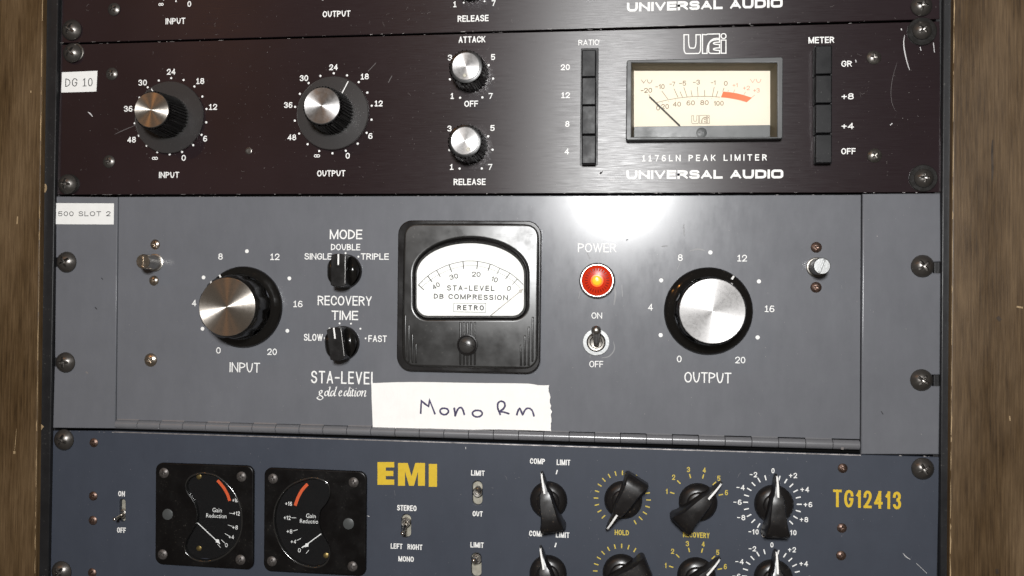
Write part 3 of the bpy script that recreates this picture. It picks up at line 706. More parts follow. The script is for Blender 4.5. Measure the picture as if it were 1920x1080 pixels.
# meter of the limiter
mt = slab('meter', ccw(rrect(*P(1173.5, 267), *P(1464.5, 112.5), 1.2)), [ccw([P(1184, 117.5, 6), P(1457.5, 117.5, 6), P(1457.5, 256.5, 6), P(1184, 256.5, 6)])[::-1]], .05, 6, 'bezel_grey', li, .45)
hd = 1.2
oc = [P(1183.6, 117.2, 5.3), P(1458, 117.2, 5.3), P(1458, 257, 5.3), P(1183.6, 257, 5.3)]
ic = [P(1188.7, 132.8, hd), P(1444, 132.8, hd), P(1444, 257, hd), P(1188.7, 257, hd)]
g = G()
for i in range(4):
    j = (i+1) % 4; g.add([(*oc[i], 5.3), (*oc[j], 5.3), (*ic[j], hd), (*ic[i], hd)], [(0, 1, 2, 3)[::-1]])
g.build('inner_wall', 'olive', mt, sharp=0)
a, b_ = P(1186, 130, hd-.1), P(1447, 258, hd-.1); g = G()
g.add([(a[0], b_[1], hd-.1), (b_[0], b_[1], hd-.1), (b_[0], a[1], hd-.1), (a[0], a[1], hd-.1)], [(0, 1, 2, 3)]); g.build('dial_face', 'cream', mt, sharp=0)
a, b_ = P(1189, 237.5, 2.6), P(1444, 257, 2.6)
slab('cover_strip', rrect(a[0], b_[1], b_[0], a[1], .2, 2), [], hd-.05, 2.6, 'cover', mt, .15)
screw('slot', 'adjuster', mt, 1315.5, 248.5, 10, 2.6, 90, 'cover') if False else None
x, z = P(1315.5, 249, 2.6); g = cross_head(2.7, .35, .5, 'cross'); g.v = [(p+x, q+z, r_+2.6) for p, q, r_ in g.v]; g.build('adjuster', 'cover', mt, (x, z, 2.6), sharp=40)
Zt = lambda pts: zm(pts, 1160, 40, 6)
hp = hd-.06; g = G()
cx0, cy0, Ra = 1318, 509, 328.3
arc = [(cx0+Ra*math.sin(R(q)), cy0-Ra*math.cos(R(q))) for q in [-15.2+1.3*i for i in range(17)]]
stroke(g, arc, .9, hp)
for a_, b2 in (((555,878),(485,783)),((668,857),(622,757)),((770,850),(733,743)),((893,843),(885,735)),((1052,850),(1075,738)),((1170,790),(1187,748)),((718,853),(690,790)),((828,850),(813,775)),((967,845),(967,772)),((1095,850),(1117,782)),((352,850),(340,823))):
    stroke(g, Zt((a_, b2)), .95, hp)
for q in ((490,912),(560,900),(637,885),(722,875),(803,868),(887,864),(965,864),(1047,868),(1130,875)): dot(g, *Zt((q,))[0], .16, hp)
for s, a_, b2, w_, h_ in (('VU',315,677,125,44),('-20',312,777,128,54),('-10',465,735,104,54),('-7',603,705,66,50),('-5',720,697,78,54),('-3',875,685,78,54),('-1',1063,690,54,52),('0',1205,698,42,54),
        ('0',443,975,42,54),('20',522,958,86,54),('40',655,932,92,54),('60',810,918,94,54),('80',965,915,94,54),('100',1125,922,112,54)):
    write(g, s, 1160+a_/6, 40+b2/6, w_/6, h_/6, t=.14, h=hp)
UREI = [[(735,150),(787,150),(787,300,.5),(870,300,.5),(870,150),(922,150),(922,360,.28),(735,362,.28),'c'],
        [(943,146),(985,150),(1000,143),(1135,140),(1135,190),(995,190,.75),(995,360),(943,360),'c'],
        [(1135,205),(1013,205,.8),(1013,360,.25),(1135,360),(1135,326),(1066,326,.9),(1066,298,.9),(1135,298),(1135,260),(1066,260,.9),(1066,234,.9),(1135,234),'c'],
        [(1153,210),(1207,210),(1207,358),(1153,358),'c'],
        [(1152,137,1),(1208,137,1),(1208,193,1),(1152,193,1),'c']]
def logo(g, ox, oy, sc, w_, h=0.):
    """outlined letters: ox, oy = photo point of the logo's middle, sc = photo px per logo unit"""
    for st in UREI:
        pts, cl = roundpath(st); ribbon(g, [P(ox+(a_-971)*sc, oy+(b2-251)*sc, h) for a_, b2 in pts], w_/3.45, h+lift(), cl)
logo(g, 1313.5, 224, .0705, .75, hp)
g.build('scale_print', 'tan_ink', mt, sharp=0)
g = G()
for a_, b2 in (((1228,790),(1235,772)),((1290,803),(1308,768)),((1408,825),(1428,793)),((1490,862),(1533,828))): stroke(g, Zt((a_, b2)), .95, hp)
for s, a_, b2, w_, h_ in (('+1',1310,718,58,46),('+2',1437,750,78,50),('+3',1550,777,72,50),('VU',1540,670,125,46)): write(g, s, 1160+a_/6, 40+b2/6, w_/6, h_/6, t=.14, h=hp)
g.build('red_scale_print', 'pink_ink', mt, sharp=0)
upA = Zt([(1175,790),(1250,797),(1330,810),(1410,830),(1500,860)]); loA = Zt([(1150,855),(1225,862),(1300,875),(1370,890),(1440,911)])
g = G(); pa, pb = pl(upA, hp), pl(loA, hp); k0 = 0; hh = hp+.07
g.v = [(*p, hh) for p in pa]+[(*p, hh) for p in pb]; g.f = [(i, 5+i, 6+i, i+1) for i in range(4)]; g.build('red_band', 'red_ink', mt, sharp=0)
n0, n1 = P(1217.8, 181, 2.0), P(1275, 236, 2.0); g = G(); ribbon(g, [n0, n1], .8, 2.0); g.build('needle', 'ink', mt, sharp=0)
g = G(); g.add([(*P(u, v, 3.6), 3.6) for u, v in ((1184.5, 256.3), (1457, 256.3), (1457, 118), (1184.5, 118))], [(0, 1, 2, 3)]); g.build('meter_glass', M['glass'], mt, sharp=0)
g = G(); logo(g, 1321.8, 82, 1/6., 1.9); g.build('logo', 'white', li, sharp=0)
for u, v, r_, mt_ in ((1638.4, 107.8, 13.8, 'steel_dark'), (1639.7, 291.7, 13.8, 'steel_dark'), (210, 138.5, 11.2, 'screw_black'), (204.5, 303, 11.2, 'screw_black')): screw('pan', 'panel_screw', li, u, v, r_, 0, mat=mt_)
washer(li, 1728, 59.5, 14, 25); washer(li, 1730.5, 334.5, 14, 24)
screw('rack', 'rack_screw', li, 1729, 57, 18.5, .9); screw('rack', 'rack_screw', li, 1732, 334, 18.5, .9)
washer(li, 141, 98.5, 10, 18.5, 'steel_dark', t=.7); washer(li, 132, 345.5, 12, 19.5)  # the lower one, in black, paints the shadow ring round its screw
screw('rack', 'rack_screw', li, 136, 99.5, 17, .9); screw('rack', 'rack_screw', li, 127, 345.5, 17.5, .9)
x, z = P(466.5, 283); lathe(G(), x, z, [(1.9, 0), (1.85, .25), (1.5, .35), (1.2, .1), (0, .06)], 24).build('screw_hole', 'screw_black', li, (x, z, 0))
marks(li, 'scratch', 'scratch', [([(1696, 66), (1694.5, 84), (1699, 110), (1705.5, 132)], 1.9), ([(1689.5, 53), (1690.5, 57)], 1.6), ([(1125, 326.5), (1128, 322.5), (1123, 329)], 4.2), ([(1145, 339), (1148, 336.5), (1151, 339.5)], 1.3),
    ([(1125, 74), (1122, 83)], 1.2), ([(1604, 112), (1605.5, 117)], 1.4), ([(1750, 80), (1752, 98)], 1.2), ([(1725, 88), (1727, 95)], 1.2), ([(1669, 235), (1673, 231)], 1.4), ([(165, 210), (169, 213), (174, 219)], 2.2)])
marks(li, 'scratch', 'faint_scuff', [([(1682, 117), (1674, 145), (1670.5, 172), (1673, 195), (1680, 209)], .8), ([(215, 252), (232, 244), (256, 234)], 1.6), ([(735, 142), (728, 155)], 1.6), ([(690, 134), (705, 118)], 1.2)])

# ================================================================== ADHESIVE LABELS
g = G(); q = [P(115, 173.8, .1), P(180.8, 171.8, .1), P(183, 132.8, .1), P(116.3, 135.6, .1)]
lab = slab('adhesive_label', ccw(q), [], .05, .28, 'paper', None, .06); tagged(lab, 'small white sticker printed DG 10 on the black limiter near its left edge', 'label')
word(lab, 'DG !0', 148, 154.5, 51, 15.5, 'ink', t=.1, gap=.34, h=.3)
lab = slab('adhesive_label', ccw([P(104.3, 420.5, .9), P(213.3, 421, .9), P(213.9, 381.3, .9), P(105.5, 380.8, .9)]), [], .82, 1.05, 'paper', None, .06); tagged(lab, 'white sticker printed 500 SLOT 2 at the top of the grey left rack ear', 'label')
word(lab, '500 SLOT 2', 158, 400.8, 98, 9, 'ink', t=.14, gap=.3, h=1.07)

# ================================================================== GREY LEVELLING AMPLIFIER
st = thing('levelling_amplifier', 'grey hinged levelling amplifier with arched black meter, red lamp and big silver capped knobs', 'audio compressor', (*P(930, 850), 0))
EH = .8
def slotnotch(u, v, edge_u, w_): return [(edge_u, v-w_), (u, v-w_), (u, v+w_), (edge_u, v+w_)]
slab('rack_ear', flat_poly([(105.2, 368), (220.6, 369.5), (215.6, 803.5), (98.8, 802.5), (101.8, 687.5), (110, 687.5), (110, 671), (102.3, 671), (104.2, 500), (112, 500), (112, 483), (104.3, 483)], EH), [], -3, EH, 'grey', st, .6)
slab('rack_ear', flat_poly([(1617.5, 363.3), (1763.6, 362.3), (1764.3, 491), (1750, 491), (1750, 512), (1764, 512), (1763, 703), (1748, 703), (1748, 724), (1762.5, 724), (1761, 852.5), (1614.5, 852)], EH), [], -3, EH, 'grey', st, .7)
slab('door', flat_poly([(222.6, 369.2), (1614.6, 365.2), (1612.5, 823.9), (218.2, 787.3)], 0), [], -3, 0, 'grey', st, .35)
slab('gap_shade_sheet', flat_poly([(216, 366), (1618, 362), (1615, 851), (213, 806)], -3), [], -6, -3.6, 'void', st, .3)  # near-black sheet: its colour puts the shade into the gaps round the door
# piano hinge: every knuckle a piece of its own, alternately leafed to door and frame
hl0, hl1 = P(219, 795.3), P(1611, 834.2); NK = 30; dv = Vector((hl1[0]-hl0[0], hl1[1]-hl0[1])); kl = dv.length/NK; ang = math.atan2(dv.y, dv.x)
hn = None
for i in range(NK):
    c = Vector(hl0)+dv*((i+.5)/NK)
    if hn is None:
        g = G(); n = 20; L2 = kl/2-.10; prof = [(-L2, 0), (-L2, 2.3), (-L2+.18, 2.5), (L2-.18, 2.5), (L2, 2.3), (L2, 0)]
        for (xx, rr) in prof:
            for j in range(n): a = 2*math.pi*j/n; g.v.append((c.x+xx, c.y+rr*math.cos(a), .2+rr*math.sin(a)))
        for p_ in range(len(prof)-1):
            for j in range(n): j2 = (j+1) % n; g.f.append((p_*n+j, p_*n+n+j, p_*n+n+j2, p_*n+j2))
        o = g.build('hinge_knuckle', 'hinge', st, (c.x, c.y, .2), sharp=40); hn = o; o.rotation_euler = (0, -ang, 0)
    else: copy_tree(hn, st, W(c.x, c.y, .2), -ang)
g = G(); wv = Vector((-dv.y, dv.x)).normalized()
for i in range(NK):
    if i % 2: continue
    a_, b2 = Vector(hl0)+dv*(i/NK)+dv.normalized()*.15, Vector(hl0)+dv*((i+1)/NK)-dv.normalized()*.15
    for q in (1,): g.add([(*(a_+wv*1.2), .9), (*(b2+wv*1.2), .9), (*(b2+wv*3.6), -.25), (*(a_+wv*3.6), -.25)], [(0, 1, 2, 3)])
g.build('hinge_leaf', 'hinge', st, sharp=0)
slab('gap_shade_strip', flat_poly([(216, 801.5), (1614, 842), (1614, 850), (216, 806.5)], -1.6), [], -3.4, -1.6, 'void', st, .2)  # near-black strip: its colour puts the shade into the gap below the hinge
# lettering
word(st, 'INPUT', 459, 689, 57, 18.5, t=.115); word(st, 'OUTPUT', 1327, 708, 88, 20, t=.115)
word(st, 'MODE', 648.8, 439.5, 61, 18, t=.14); word(st, 'DOUBLE', 648, 463.3, 55, 12, t=.15); word(st, 'SINGLE', 596.5, 480.8, 51, 12, t=.15); word(st, 'TRIPLE', 702.8, 481, 52.5, 12, t=.15)
word(st, 'RECOVERY', 646.3, 563.8, 101.5, 18, t=.13); word(st, 'TIME', 646.6, 591.3, 50, 17.5, t=.14); word(st, 'SLOW', 587.5, 632.5, 35.5, 13, t=.15); word(st, 'FAST', 708, 635, 34.5, 12.5, t=.15)
word(st, 'STA-LEVEL', 644.5, 708, 123, 23.5, t=.12, gap=.3)
word(st, 'POWER', 1119.5, 464.5, 72, 17, t=.12); word(st, 'ON', 1119, 591.7, 20, 11.5, t=.13); word(st, 'OFF', 1118, 682.7, 26, 12, t=.13)
# slanted pen lettering, drawn with a broad nib
SCR = [[(322,905),(312,915),(312,932),(324,940),(338,930),(342,912),(334,902),(322,905)],[(342,910),(352,905)],[(320,940),(308,952),(330,966),(352,985),(342,1005),(318,1013),(296,1004),(284,992),(292,982),(310,972)],
 [(398,908),(382,920),(374,945),(382,965),(398,960),(412,942),(414,918),(398,908)],[(424,868),(438,864),(426,915),(420,955),(424,970),(436,962)],
 [(480,912),(462,912),(448,935),(446,962),(458,968),(474,952),(484,930)],[(504,868),(516,864),(498,915),(488,958),(496,968),(508,958)],
 [(546,940),(566,932),(576,915),(568,906),(554,915),(544,942),(550,966),(568,966),(582,954)],
 [(640,912),(622,912),(608,938),(606,962),(618,968),(634,950),(644,930)],[(664,872),(674,868),(658,918),(648,958),(656,970),(668,960)],
 [(672,918),(684,908),(676,955),(680,970),(690,962)],[(690,876),(692,880)],[(712,885),(700,950),(706,970),(718,962)],[(698,908),(724,906)],
 [(730,918),(742,908),(732,955),(736,972),(748,962)],[(748,876),(750,880)],
 [(784,908),(768,922),(760,948),(768,970),(784,964),(798,944),(800,918),(784,908)],
 [(812,918),(824,908),(812,974)],[(816,945),(836,918),(854,906),(862,914),(850,958),(854,974),(870,964)]]
g = G()
for s_ in SCR:
    pts = smooth(s_, n=4); m_ = [Vector(P(550+a_/6.355, 590+b2/6.355)) for a_, b2 in pts]; hh = lift(); tp = []
    for i in range(len(m_)):
        d = (m_[min(i+1, len(m_)-1)]-m_[max(i-1, 0)])
        a_ = math.atan2(d.y, d.x); tp.append(.38+.75*abs(math.sin(a_-R(28))))
    ribbon(g, [tuple(p) for p in m_], .62, hh, taper=tp)
g.build('lettering', 'white', st, sharp=0)
SL = [('4',364,568,8.5),('8',413.5,481,8.5),('!2',515.5,481.5,17),('!6',558.8,570,17),('20',510.3,659.5,18),('0',409.6,657,8.5)]
g = G()
for s, u, v, w_ in SL: write(g, s, u, v, w_, 12, t=.15)
for u, v in ((381.7,520.2),(542.6,522),(538.9,620.2),(379.8,616.5),(463,471)): dot(g, u, v, 1.08)
g.build('scale_print', 'white', st, sharp=0)
g = G()
for s, u, v, w_ in (('4',1219.5,576,9),('8',1275.5,483,9),('!2',1391.5,484,18),('!6',1443,579,18),('20',1388,675,19),('0',1273.5,673,9)): write(g, s, u, v, w_, 12.5, t=.14)
for u, v in ((1239.6,525.6),(1423,527.6),(1420.6,632.6),(1238.7,628.3),(1332,473.3)): dot(g, u, v, 1.1)
g.build('scale_print', 'white', st, sharp=0)
g = G()
for u, v in ((648,474.6),(672,481.3),(624.5,481.5)): g = G(); dot(g, u, v, .52); g.build('scale_dot', 'white', st, sharp=0)
g = G()
for u, v in ((636.9,606.4),(658.3,606.8),(675.7,616.4),(685.6,634.4),(618,616),(609,634)): dot(g, u, v, .52)
g.build('scale_print', 'white', st, sharp=0)
big_knob(st, 457, 575.5, 22.6, 17.3, 15.6, 21.5, -37, 'cap_fine')
big_knob(st, 1327.5, 583, 22.8, 17.3, 16.2, 21.5, 35, 'cap_dull')
bar_knob(st, 648, 508.5, 0); bar_knob(st, 643.5, 643, 8)
# meter
ol = rquad([P(747, 693.5), P(1013.5, 699.5), P(1016.5, 415.5), P(750, 414.3)], 7.6, 8)
FH = 7.0
def arch(u0, u1, vt, vb, vs, r_, h, n=26):
    """arched window outline (photo px at height h)"""
    cu, a_, b2 = (u0+u1)/2, (u1-u0)/2, vs-vt; p = [(cu+a_*math.cos(R(180*i/n)), vs-b2*math.sin(R(180*i/n))) for i in range(n+1)]
    p += [(u0, vb-r_)]+[(u0+r_-r_*math.cos(R(90*i/6)), vb-r_+r_*math.sin(R(90*i/6))) for i in range(1, 7)]
    p += [(u1-r_+r_*math.sin(R(90*i/6)), vb-r_+r_*math.cos(R(90*i/6))) for i in range(6)]+[(u1, vb-r_)]
    return [P(a, b3, h) for a, b3 in p]
win = ccw(arch(775, 988, 446.5, 598, 512, 26, FH))
mt = slab('meter', ccw(ol), [], .05, 4.2, 'meter_side', st, .5)
ol2 = rquad([P(751, 688.5, FH), P(1008, 694, FH), P(1011, 418.5, FH), P(754.5, 417.5, FH)], 6.8, 8)
hs = slab('housing', ccw(ol2), [win[::-1]], 4.2, FH, 'meter_black', mt, 1.5, bres=5, sharp=60)
MC = P(881, 556, FH)
def sag(x, z): return 1.45*((x-MC[0])**2+(z-MC[1])**2)/38.0**2      # the moulded face is gently crowned
import bmesh
bm = bmesh.new(); bm.from_mesh(hs.data)
bmesh.ops.triangulate(bm, faces=[f for f in bm.faces if len(f.verts) > 4 or f.calc_area() > 4e-6])
for _ in range(4):
    ee = [e for e in bm.edges if e.calc_length() > .004]
    if ee: bmesh.ops.subdivide_edges(bm, edges=ee, cuts=1); bmesh.ops.triangulate(bm, faces=[f for f in bm.faces if len(f.verts) > 4])
hl = WL[hs.name]
for v in bm.verts: v.co.y += sag((v.co.x+hl.x)/MM, (v.co.z+hl.z)/MM)*MM
bm.to_mesh(hs.data); bm.free(); hs.data.shade_smooth(); hs.data.set_sharp_from_angle(angle=R(50))
lip_o = arch(775.5, 987.5, 447, 597.5, 512, 25.5, FH); lip_i = arch(781, 982, 456, 592, 514, 21, 5.0); g = G(); n = len(lip_o)
lip_m = arch(778.5, 985.5, 450, 596, 512, 24, FH)
g.v = [(*p, FH-1.0-sag(*p)) for p in lip_o]+[(*p, FH-.1-sag(*p)) for p in lip_m]+[(*p, 4.4) for p in lip_i]
g.f = [(b_*n+i, b_*n+(i+1) % n, (b_+1)*n+(i+1) % n, (b_+1)*n+i) for b_ in (0, 1) for i in range(n)]
g.build('window_lip', 'meter_side', mt, sharp=60)
HD = 4.35; g = G(); a_ = arch(779, 984, 452, 594, 513, 22, HD); g.v = [(*p, HD) for p in ccw(a_)]; g.f = [tuple(range(len(a_)))]; g.build('dial_face', 'dial_white', mt, sharp=0)
g = G(); a_ = arch(780, 983, 452, 594, 512, 22, 5.6); g.v = [(*p, 5.6) for p in ccw(a_)]; g.f = [tuple(range(len(a_)))]; g.build('meter_glass', M['glass'], mt, sharp=0)
Zu = lambda pts: zm(pts, 740, 400, 6.62); hp = HD; g = G()
ou = smooth([(295,888),(410,778),(520,707),(675,637),(848,597),(940,591),(1033,597),(1187,630),(1305,682),(1430,742),(1523,815),(1596,885)], n=4)
stroke(g, Zu(ou), 1.15, hp); inn = smooth([(330,920),(440,830),(560,755),(700,693),(850,655),(940,648),(1030,652),(1190,692),(1310,745),(1440,820),(1560,925)], n=4); stroke(g, Zu(inn), .6, hp)
for a_, b2, w_ in (((295,888),(365,952),1.3),((410,778),(468,855),1.3),((520,707),(568,790),1.2),((675,637),(708,727),1.3),((848,597),(857,692),1.3),((1030,597),(1020,692),1.3),((1187,630),(1157,717),1.3),((1305,682),(1267,757),.9),((1430,742),(1375,817),1.1),((1523,815),(1460,885),.9)):
    stroke(g, Zu((a_, b2)), w_*1.3, hp)
for s, u, v, w_, rot in (('40',817.5,536,15,33),('30',851,518.6,16.5,13),('20',892.9,514.3,16.5,-2),('!0'.replace('!','1'),927.3,523.9,12.5,-18),('0',954.3,540.8,7.5,-27)): write(g, s, u, v, w_, 9.5, t=.16, h=hp, rot=rot)
write(g, 'STA-LEVEL', 882.5, 540.2, 89, 10, t=.18, gap=.45, h=hp); write(g, 'DB COMPRESSION', 882.5, 556.8, 139, 9.8, t=.18, gap=.36, h=hp, rot=-.6); write(g, 'RETRO', 882.4, 577, 50, 9.8, t=.2, gap=.55, h=hp)
stroke(g, [(851, 568.3), (911.2, 568.7), (910.8, 585.6), (850.6, 584.6)], .8, hp, True)
g.build('scale_print', 'ink', mt, sharp=0)
g = G(); hn_ = 4.9; ribbon(g, pl([(918.2, 593), (975, 546.5), (980.5, 541.5)], hn_), .42, hn_); c_ = P(975.8, 545.8, hn_); d = (Vector(P(980.5, 541.5, hn_))-Vector(P(918.2, 593, hn_))).normalized(); nn = Vector((-d.y, d.x)); c_ = Vector(c_)
k0 = len(g.v); g.v += [(*(c_+d*1.6), hn_+.05), (*(c_+nn*1.0), hn_+.05), (*(c_-d*1.2), hn_+.05), (*(c_-nn*1.0), hn_+.05)]; g.f.append((k0, k0+1, k0+2, k0+3)); g.build('needle', 'steel_dark', mt, sharp=0)
def rib(u, v0, v1):
    x, z1 = P(u, v0, FH); _, z0 = P(u, v1, FH); g = G(); w_, n = .62, 8; pr = [(-w_, 0), (-w_*.8, .34), (-w_*.35, .52), (w_*.35, .52), (w_*.8, .34), (w_, 0)]
    ys = [(z0, .35), (z0+.3, .8), (z0+.7, 1), (z1-.7, 1), (z1-.3, .8), (z1, .35)]
    for zz, sc in ys:
        for a_, b2 in pr: g.v.append((x+a_*(.6+.4*sc), zz, FH-.03+b2*sc-sag(x, zz)))
    for j in range(5):
        for i in range(5): g.f.append((j*6+i, j*6+i+1, j*6+7+i, j*6+6+i))
    g.build('ridge', 'meter_black', mt, sharp=60)
for u, a_, b2 in ((759.3,590,672),(765.8,609,680.5),(772.3,626,681),(779,644,681.5),(976.3,646.5,686.5),(983.7,629,686.5),(991.2,612.5,686.5),(998.6,594,679),(863.3,603.5,685),(870,603.5,685),(876.7,603.5,685),(883.5,603.5,685),(890.5,603.5,685)): rib(u, a_, b2)
x, z = P(876, 646.5, FH); lathe(G(), x, z, [(5.6, FH), (5.5, FH+.55), (5.0, FH+.6), (4.5, FH+.2), (4.45, FH-.02), (0, FH-.02)], 40).build('screw_recess', 'meter_side', mt, (x, z, FH))
g = cross_head(4.2, 1.5, .7, 'slot'); g.v = [(p+x, q+z, r_+FH) for p, q, r_ in g.v]; o = g.build('adjuster', 'adj', mt, (x, z, FH), sharp=40); o.rotation_euler = (0, R(17), 0)
# power lamp
x, z = P(1119.8, 526.5); LH = 5.0; lr = rmm(1120, 526, 28.5)
k = lathe(G(), x, z, [(lr+1.5, .1), (lr+1.5, 1.0), (lr+1.0, 1.6), (lr+.75, LH-.8), (lr+.5, LH), (lr+.1, LH), (lr, LH-.5), (lr, LH-1.6)], 64).build('power_lamp', 'steel', st, (x, z, .1), label='lit round red pilot lamp in a chrome ring')
M['lens_red'].node_tree.nodes['Principled BSDF'].inputs['Specular IOR Level'].default_value = .25
lathe(G(), x, z, [(lr, LH-1.2), (lr-.6, LH-.7), (lr*.62, LH-.3), (lr*.42, LH-.1), (lr*.40, LH-.4)], 64).build('lens', 'lens_red', k, (x, z, LH-1))
g = G()
for i in range(26):
    a_ = 2*math.pi*i/26; ca, sa = math.cos(a_), math.sin(a_); r0, r1 = lr*.60, lr*.80; hh = LH-.22; w0, w1 = .20, .34
    g.add([(x+r0*ca+w0*sa, z+r0*sa-w0*ca, hh), (x+r1*ca+w1*sa, z+r1*sa-w1*ca, hh-.25), (x+r1*ca-w1*sa, z+r1*sa+w1*ca, hh-.25), (x+r0*ca-w0*sa, z+r0*sa+w0*ca, hh)], [(0, 1, 2, 3)])
g.build('facets', 'lens_facet', k, sharp=0)
lathe(G(), x, z, [(lr*.43, LH-.35), (lr*.30, LH-.2)], 48).build('glow_ring', 'lens_orange', k, (x, z, LH-.3))
lathe(G(), x, z, [(lr*.31, LH-.3), (lr*.28, LH+.2), (lr*.2, LH+.5), (0, LH+.6)], 40).build('jewel', 'lens_core', k, (x, z, LH))
x2, z2 = P(1119, 522.5, LH+.8); lathe(G(), x2, z2, [(.75, LH+.45), (.5, LH+.72), (0, LH+.8)], 20).build('filament_spot', 'lens_hot', k, (x2, z2, LH+.5))
# power toggle
x, z = P(1117.8, 641.5); k = lathe(G(), x, z, [(7.2, .05), (7.2, .5), (6.9, .8), (5.1, .85), (5.0, .6)], 48).build('power_switch', 'chrome', st, (x, z, .05))
k.data.materials[0] = M['zinc']
lathe(G(), x, z, [(4.9, .6), (4.8, 2.0), (4.3, 2.3), (3.4, 2.2), (3.0, .9), (0, .4)], 48).build('bushing', 'steel_dark', k, (x, z, .5))
def lever(parent, base, tip, hb, ht, r0, r1, mat='steel', name='lever', ball=1.25):
    """bat lever from the panel to its tip, both given as photo points"""
    a_ = Vector((*P(*base, hb), hb)); b2 = Vector((*P(*tip, ht), ht)); d = (b2-a_); L0 = d.length; d.normalize()
    u = d.cross(Vector((0, 1, 0.01))).normalized(); w_ = d.cross(u); g = G(); n = 20; rb = r1*ball
    pr = [(0, r0), (L0*.25, r0*1.02), (L0*.62, r1*.92), (L0-rb*1.2, r1*1.02), (L0-rb*.75, rb*.96), (L0-rb*.3, rb), (L0+rb*.1, rb*.9), (L0+rb*.4, rb*.66), (L0+rb*.6, rb*.3), (L0+rb*.65, 0.001)]
    for (s_, r_) in pr:
        for i in range(n): q = 2*math.pi*i/n; p = a_+d*s_+u*r_*math.cos(q)+w_*r_*math.sin(q); g.v.append(tuple(p))
    for j in range(len(pr)-1):
        for i in range(n): i2 = (i+1) % n; g.f.append((j*n+i, j*n+i2, j*n+n+i2, j*n+n+i))
    return g.build(name, mat, parent, tuple(a_), sharp=60)
lever(k, (1118.5, 647), (1117.8, 617.5), .5, 11.5, 1.5, 2.0, 'steel', ball=1.3)
# thumbscrews
def thumb(bu, bv, ht, r_, ang, mat, cmat):
    x, z = P(bu, bv); k = lathe(G(), x, z, [(r_+.9, .05), (r_+.9, .7), (r_+.5, .9), (r_, .9), (r_, ht-.4), (r_-.35, ht)], 48, lambda a, r, h: r*(1+(.012*math.cos(30*a) if 1 < h < ht-.5 else 0))).build('thumbscrew', mat, st, (x, z, .05))
    g = cross_head(r_-.3, .05, .7, 'slot', .0); g.v = [(p+x, q+z, r2+ht-.05) for p, q, r2 in g.v]
    for i, v in enumerate(g.v):
        pass
    o = g.build('slotted_cap', cmat, k, (x, z, ht), sharp=30); o.rotation_euler = (0, R(ang), 0)
thumb(291, 492.5, 13.0, 4.1, 90+2, 'steel', 'nickel'); thumb(1530.5, 501, 13.0, 4.2, 90+20, 'steel_dark', 'zinc')
for u, v, r_, m_ in ((291, 458.4, 9, 'nickel'), (288.7, 526.2, 9, 'nickel'), (282.7, 675, 12, 'nickel'), (1530.5, 463.8, 10.5, 'bronze'), (1530, 538.7, 10.5, 'bronze')): screw('pan', 'panel_screw', st, u, v, r_, 0, mat=m_)
for u, v, r_ in ((125.5, 491.5, 18.5), (123.3, 679.5, 18), (1729.5, 499, 22), (1727.5, 712.5, 21.5)): screw('rack', 'rack_screw', st, u, v, r_, .9)
marks(st, 'smear', 'smear', [([(1152, 533), (1154, 552), (1151, 572)], 3.4), ([(1166, 534), (1167, 556)], 1.4), ([(1293, 471), (1308, 467), (1322, 470)], 3.4), ([(1276, 490), (1270, 505)], 1.2), ([(1240, 462), (1252, 461)], 2), ([(1101, 474), (1106, 486)], 1.8), ([(1282, 420), (1283, 442)], 1.8), ([(1150, 640), (1152, 655), (1142, 668), (1128, 671)], 2.2), ([(1085, 560), (1088, 545)], 1.1)])
marks(st, 'scuff', 'rack_black', [([(190, 521), (193, 524)], 1.6, .85), ([(178, 576), (182, 580)], 1.6, .85), ([(1652, 771), (1656, 777)], 1.2, .85), ([(1175, 449), (1176, 450.5)], 3.5)])
dusting(st, [P(225, 372), P(1610, 368), P(1608, 812), P(222, 780)], 420, 'chip', seed=8, r=(.04, .2), worm=.03)
dusting(st, [P(110, 372, .82), P(215, 372, .82), P(210, 795, .82), P(105, 795, .82)], 26, 'scuff', seed=9, h=.85, worm=0)
dusting(st, [P(1622, 368, .82), P(1758, 368, .82), P(1756, 845, .82), P(1620, 845, .82)], 26, 'chip', seed=10, h=.85, worm=0)
chips(st, [(222, 369.4), (1615, 365.4)], 40, 31, .05, 'chip', .3, 1.6, side=-1)
marks(st, 'paint_chip', 'dust', [([(161, 697), (165, 700)], 3, .82), ([(1577, 840.5), (1582, 841)], 4, 2.75)])

# ================================================================== MASKING TAPE
ed = zm([(35,98),(300,88),(520,86),(850,92),(1180,97),(1400,98),(1600,102),(1650,108),(1700,118),(1760,119),(1813,117),(1806,150),(1808,180),(1818,205),(1826,235),(1820,262),(1819,290),(1832,322),(1824,350),(1834,368),(1842,385),(1832,402),(1829,420),(1835,450),(1836,480),(1829,500),(1831,530),(1828,550),(1835,575),(1600,568),(1310,560),(1100,562),(900,563),(760,556),(620,550),(300,549),(50,548),(44,400),(38,250)], 690, 700, 5.3333)
TH = .14; edm = ccw([P(a_, b2, TH) for a_, b2 in ed]); xs = [p[0] for p in edm]; zs = [p[1] for p in edm]; x0, x1, z0, z1 = min(xs), max(xs), min(zs), max(zs)
tp = slab('masking_tape', edm, [], .05, .42, 'masking', None, .05)
def curl(x, z):                               # paper cockles a little and lifts at its torn end and lower edge
    q = (x-x0)/(x1-x0); r_ = (z-z0)/(z1-z0); return .75*max(0, q-.86)**1.5/.14**1.5*.7+.10*(1+math.sin(q*23+r_*3))*(.4+.6*abs(r_-.5))+.30*max(0, .22-r_)/.22*(.5+.5*math.sin(q*9))
bm = bmesh.new(); bm.from_mesh(tp.data); bmesh.ops.triangulate(bm, faces=bm.faces[:])
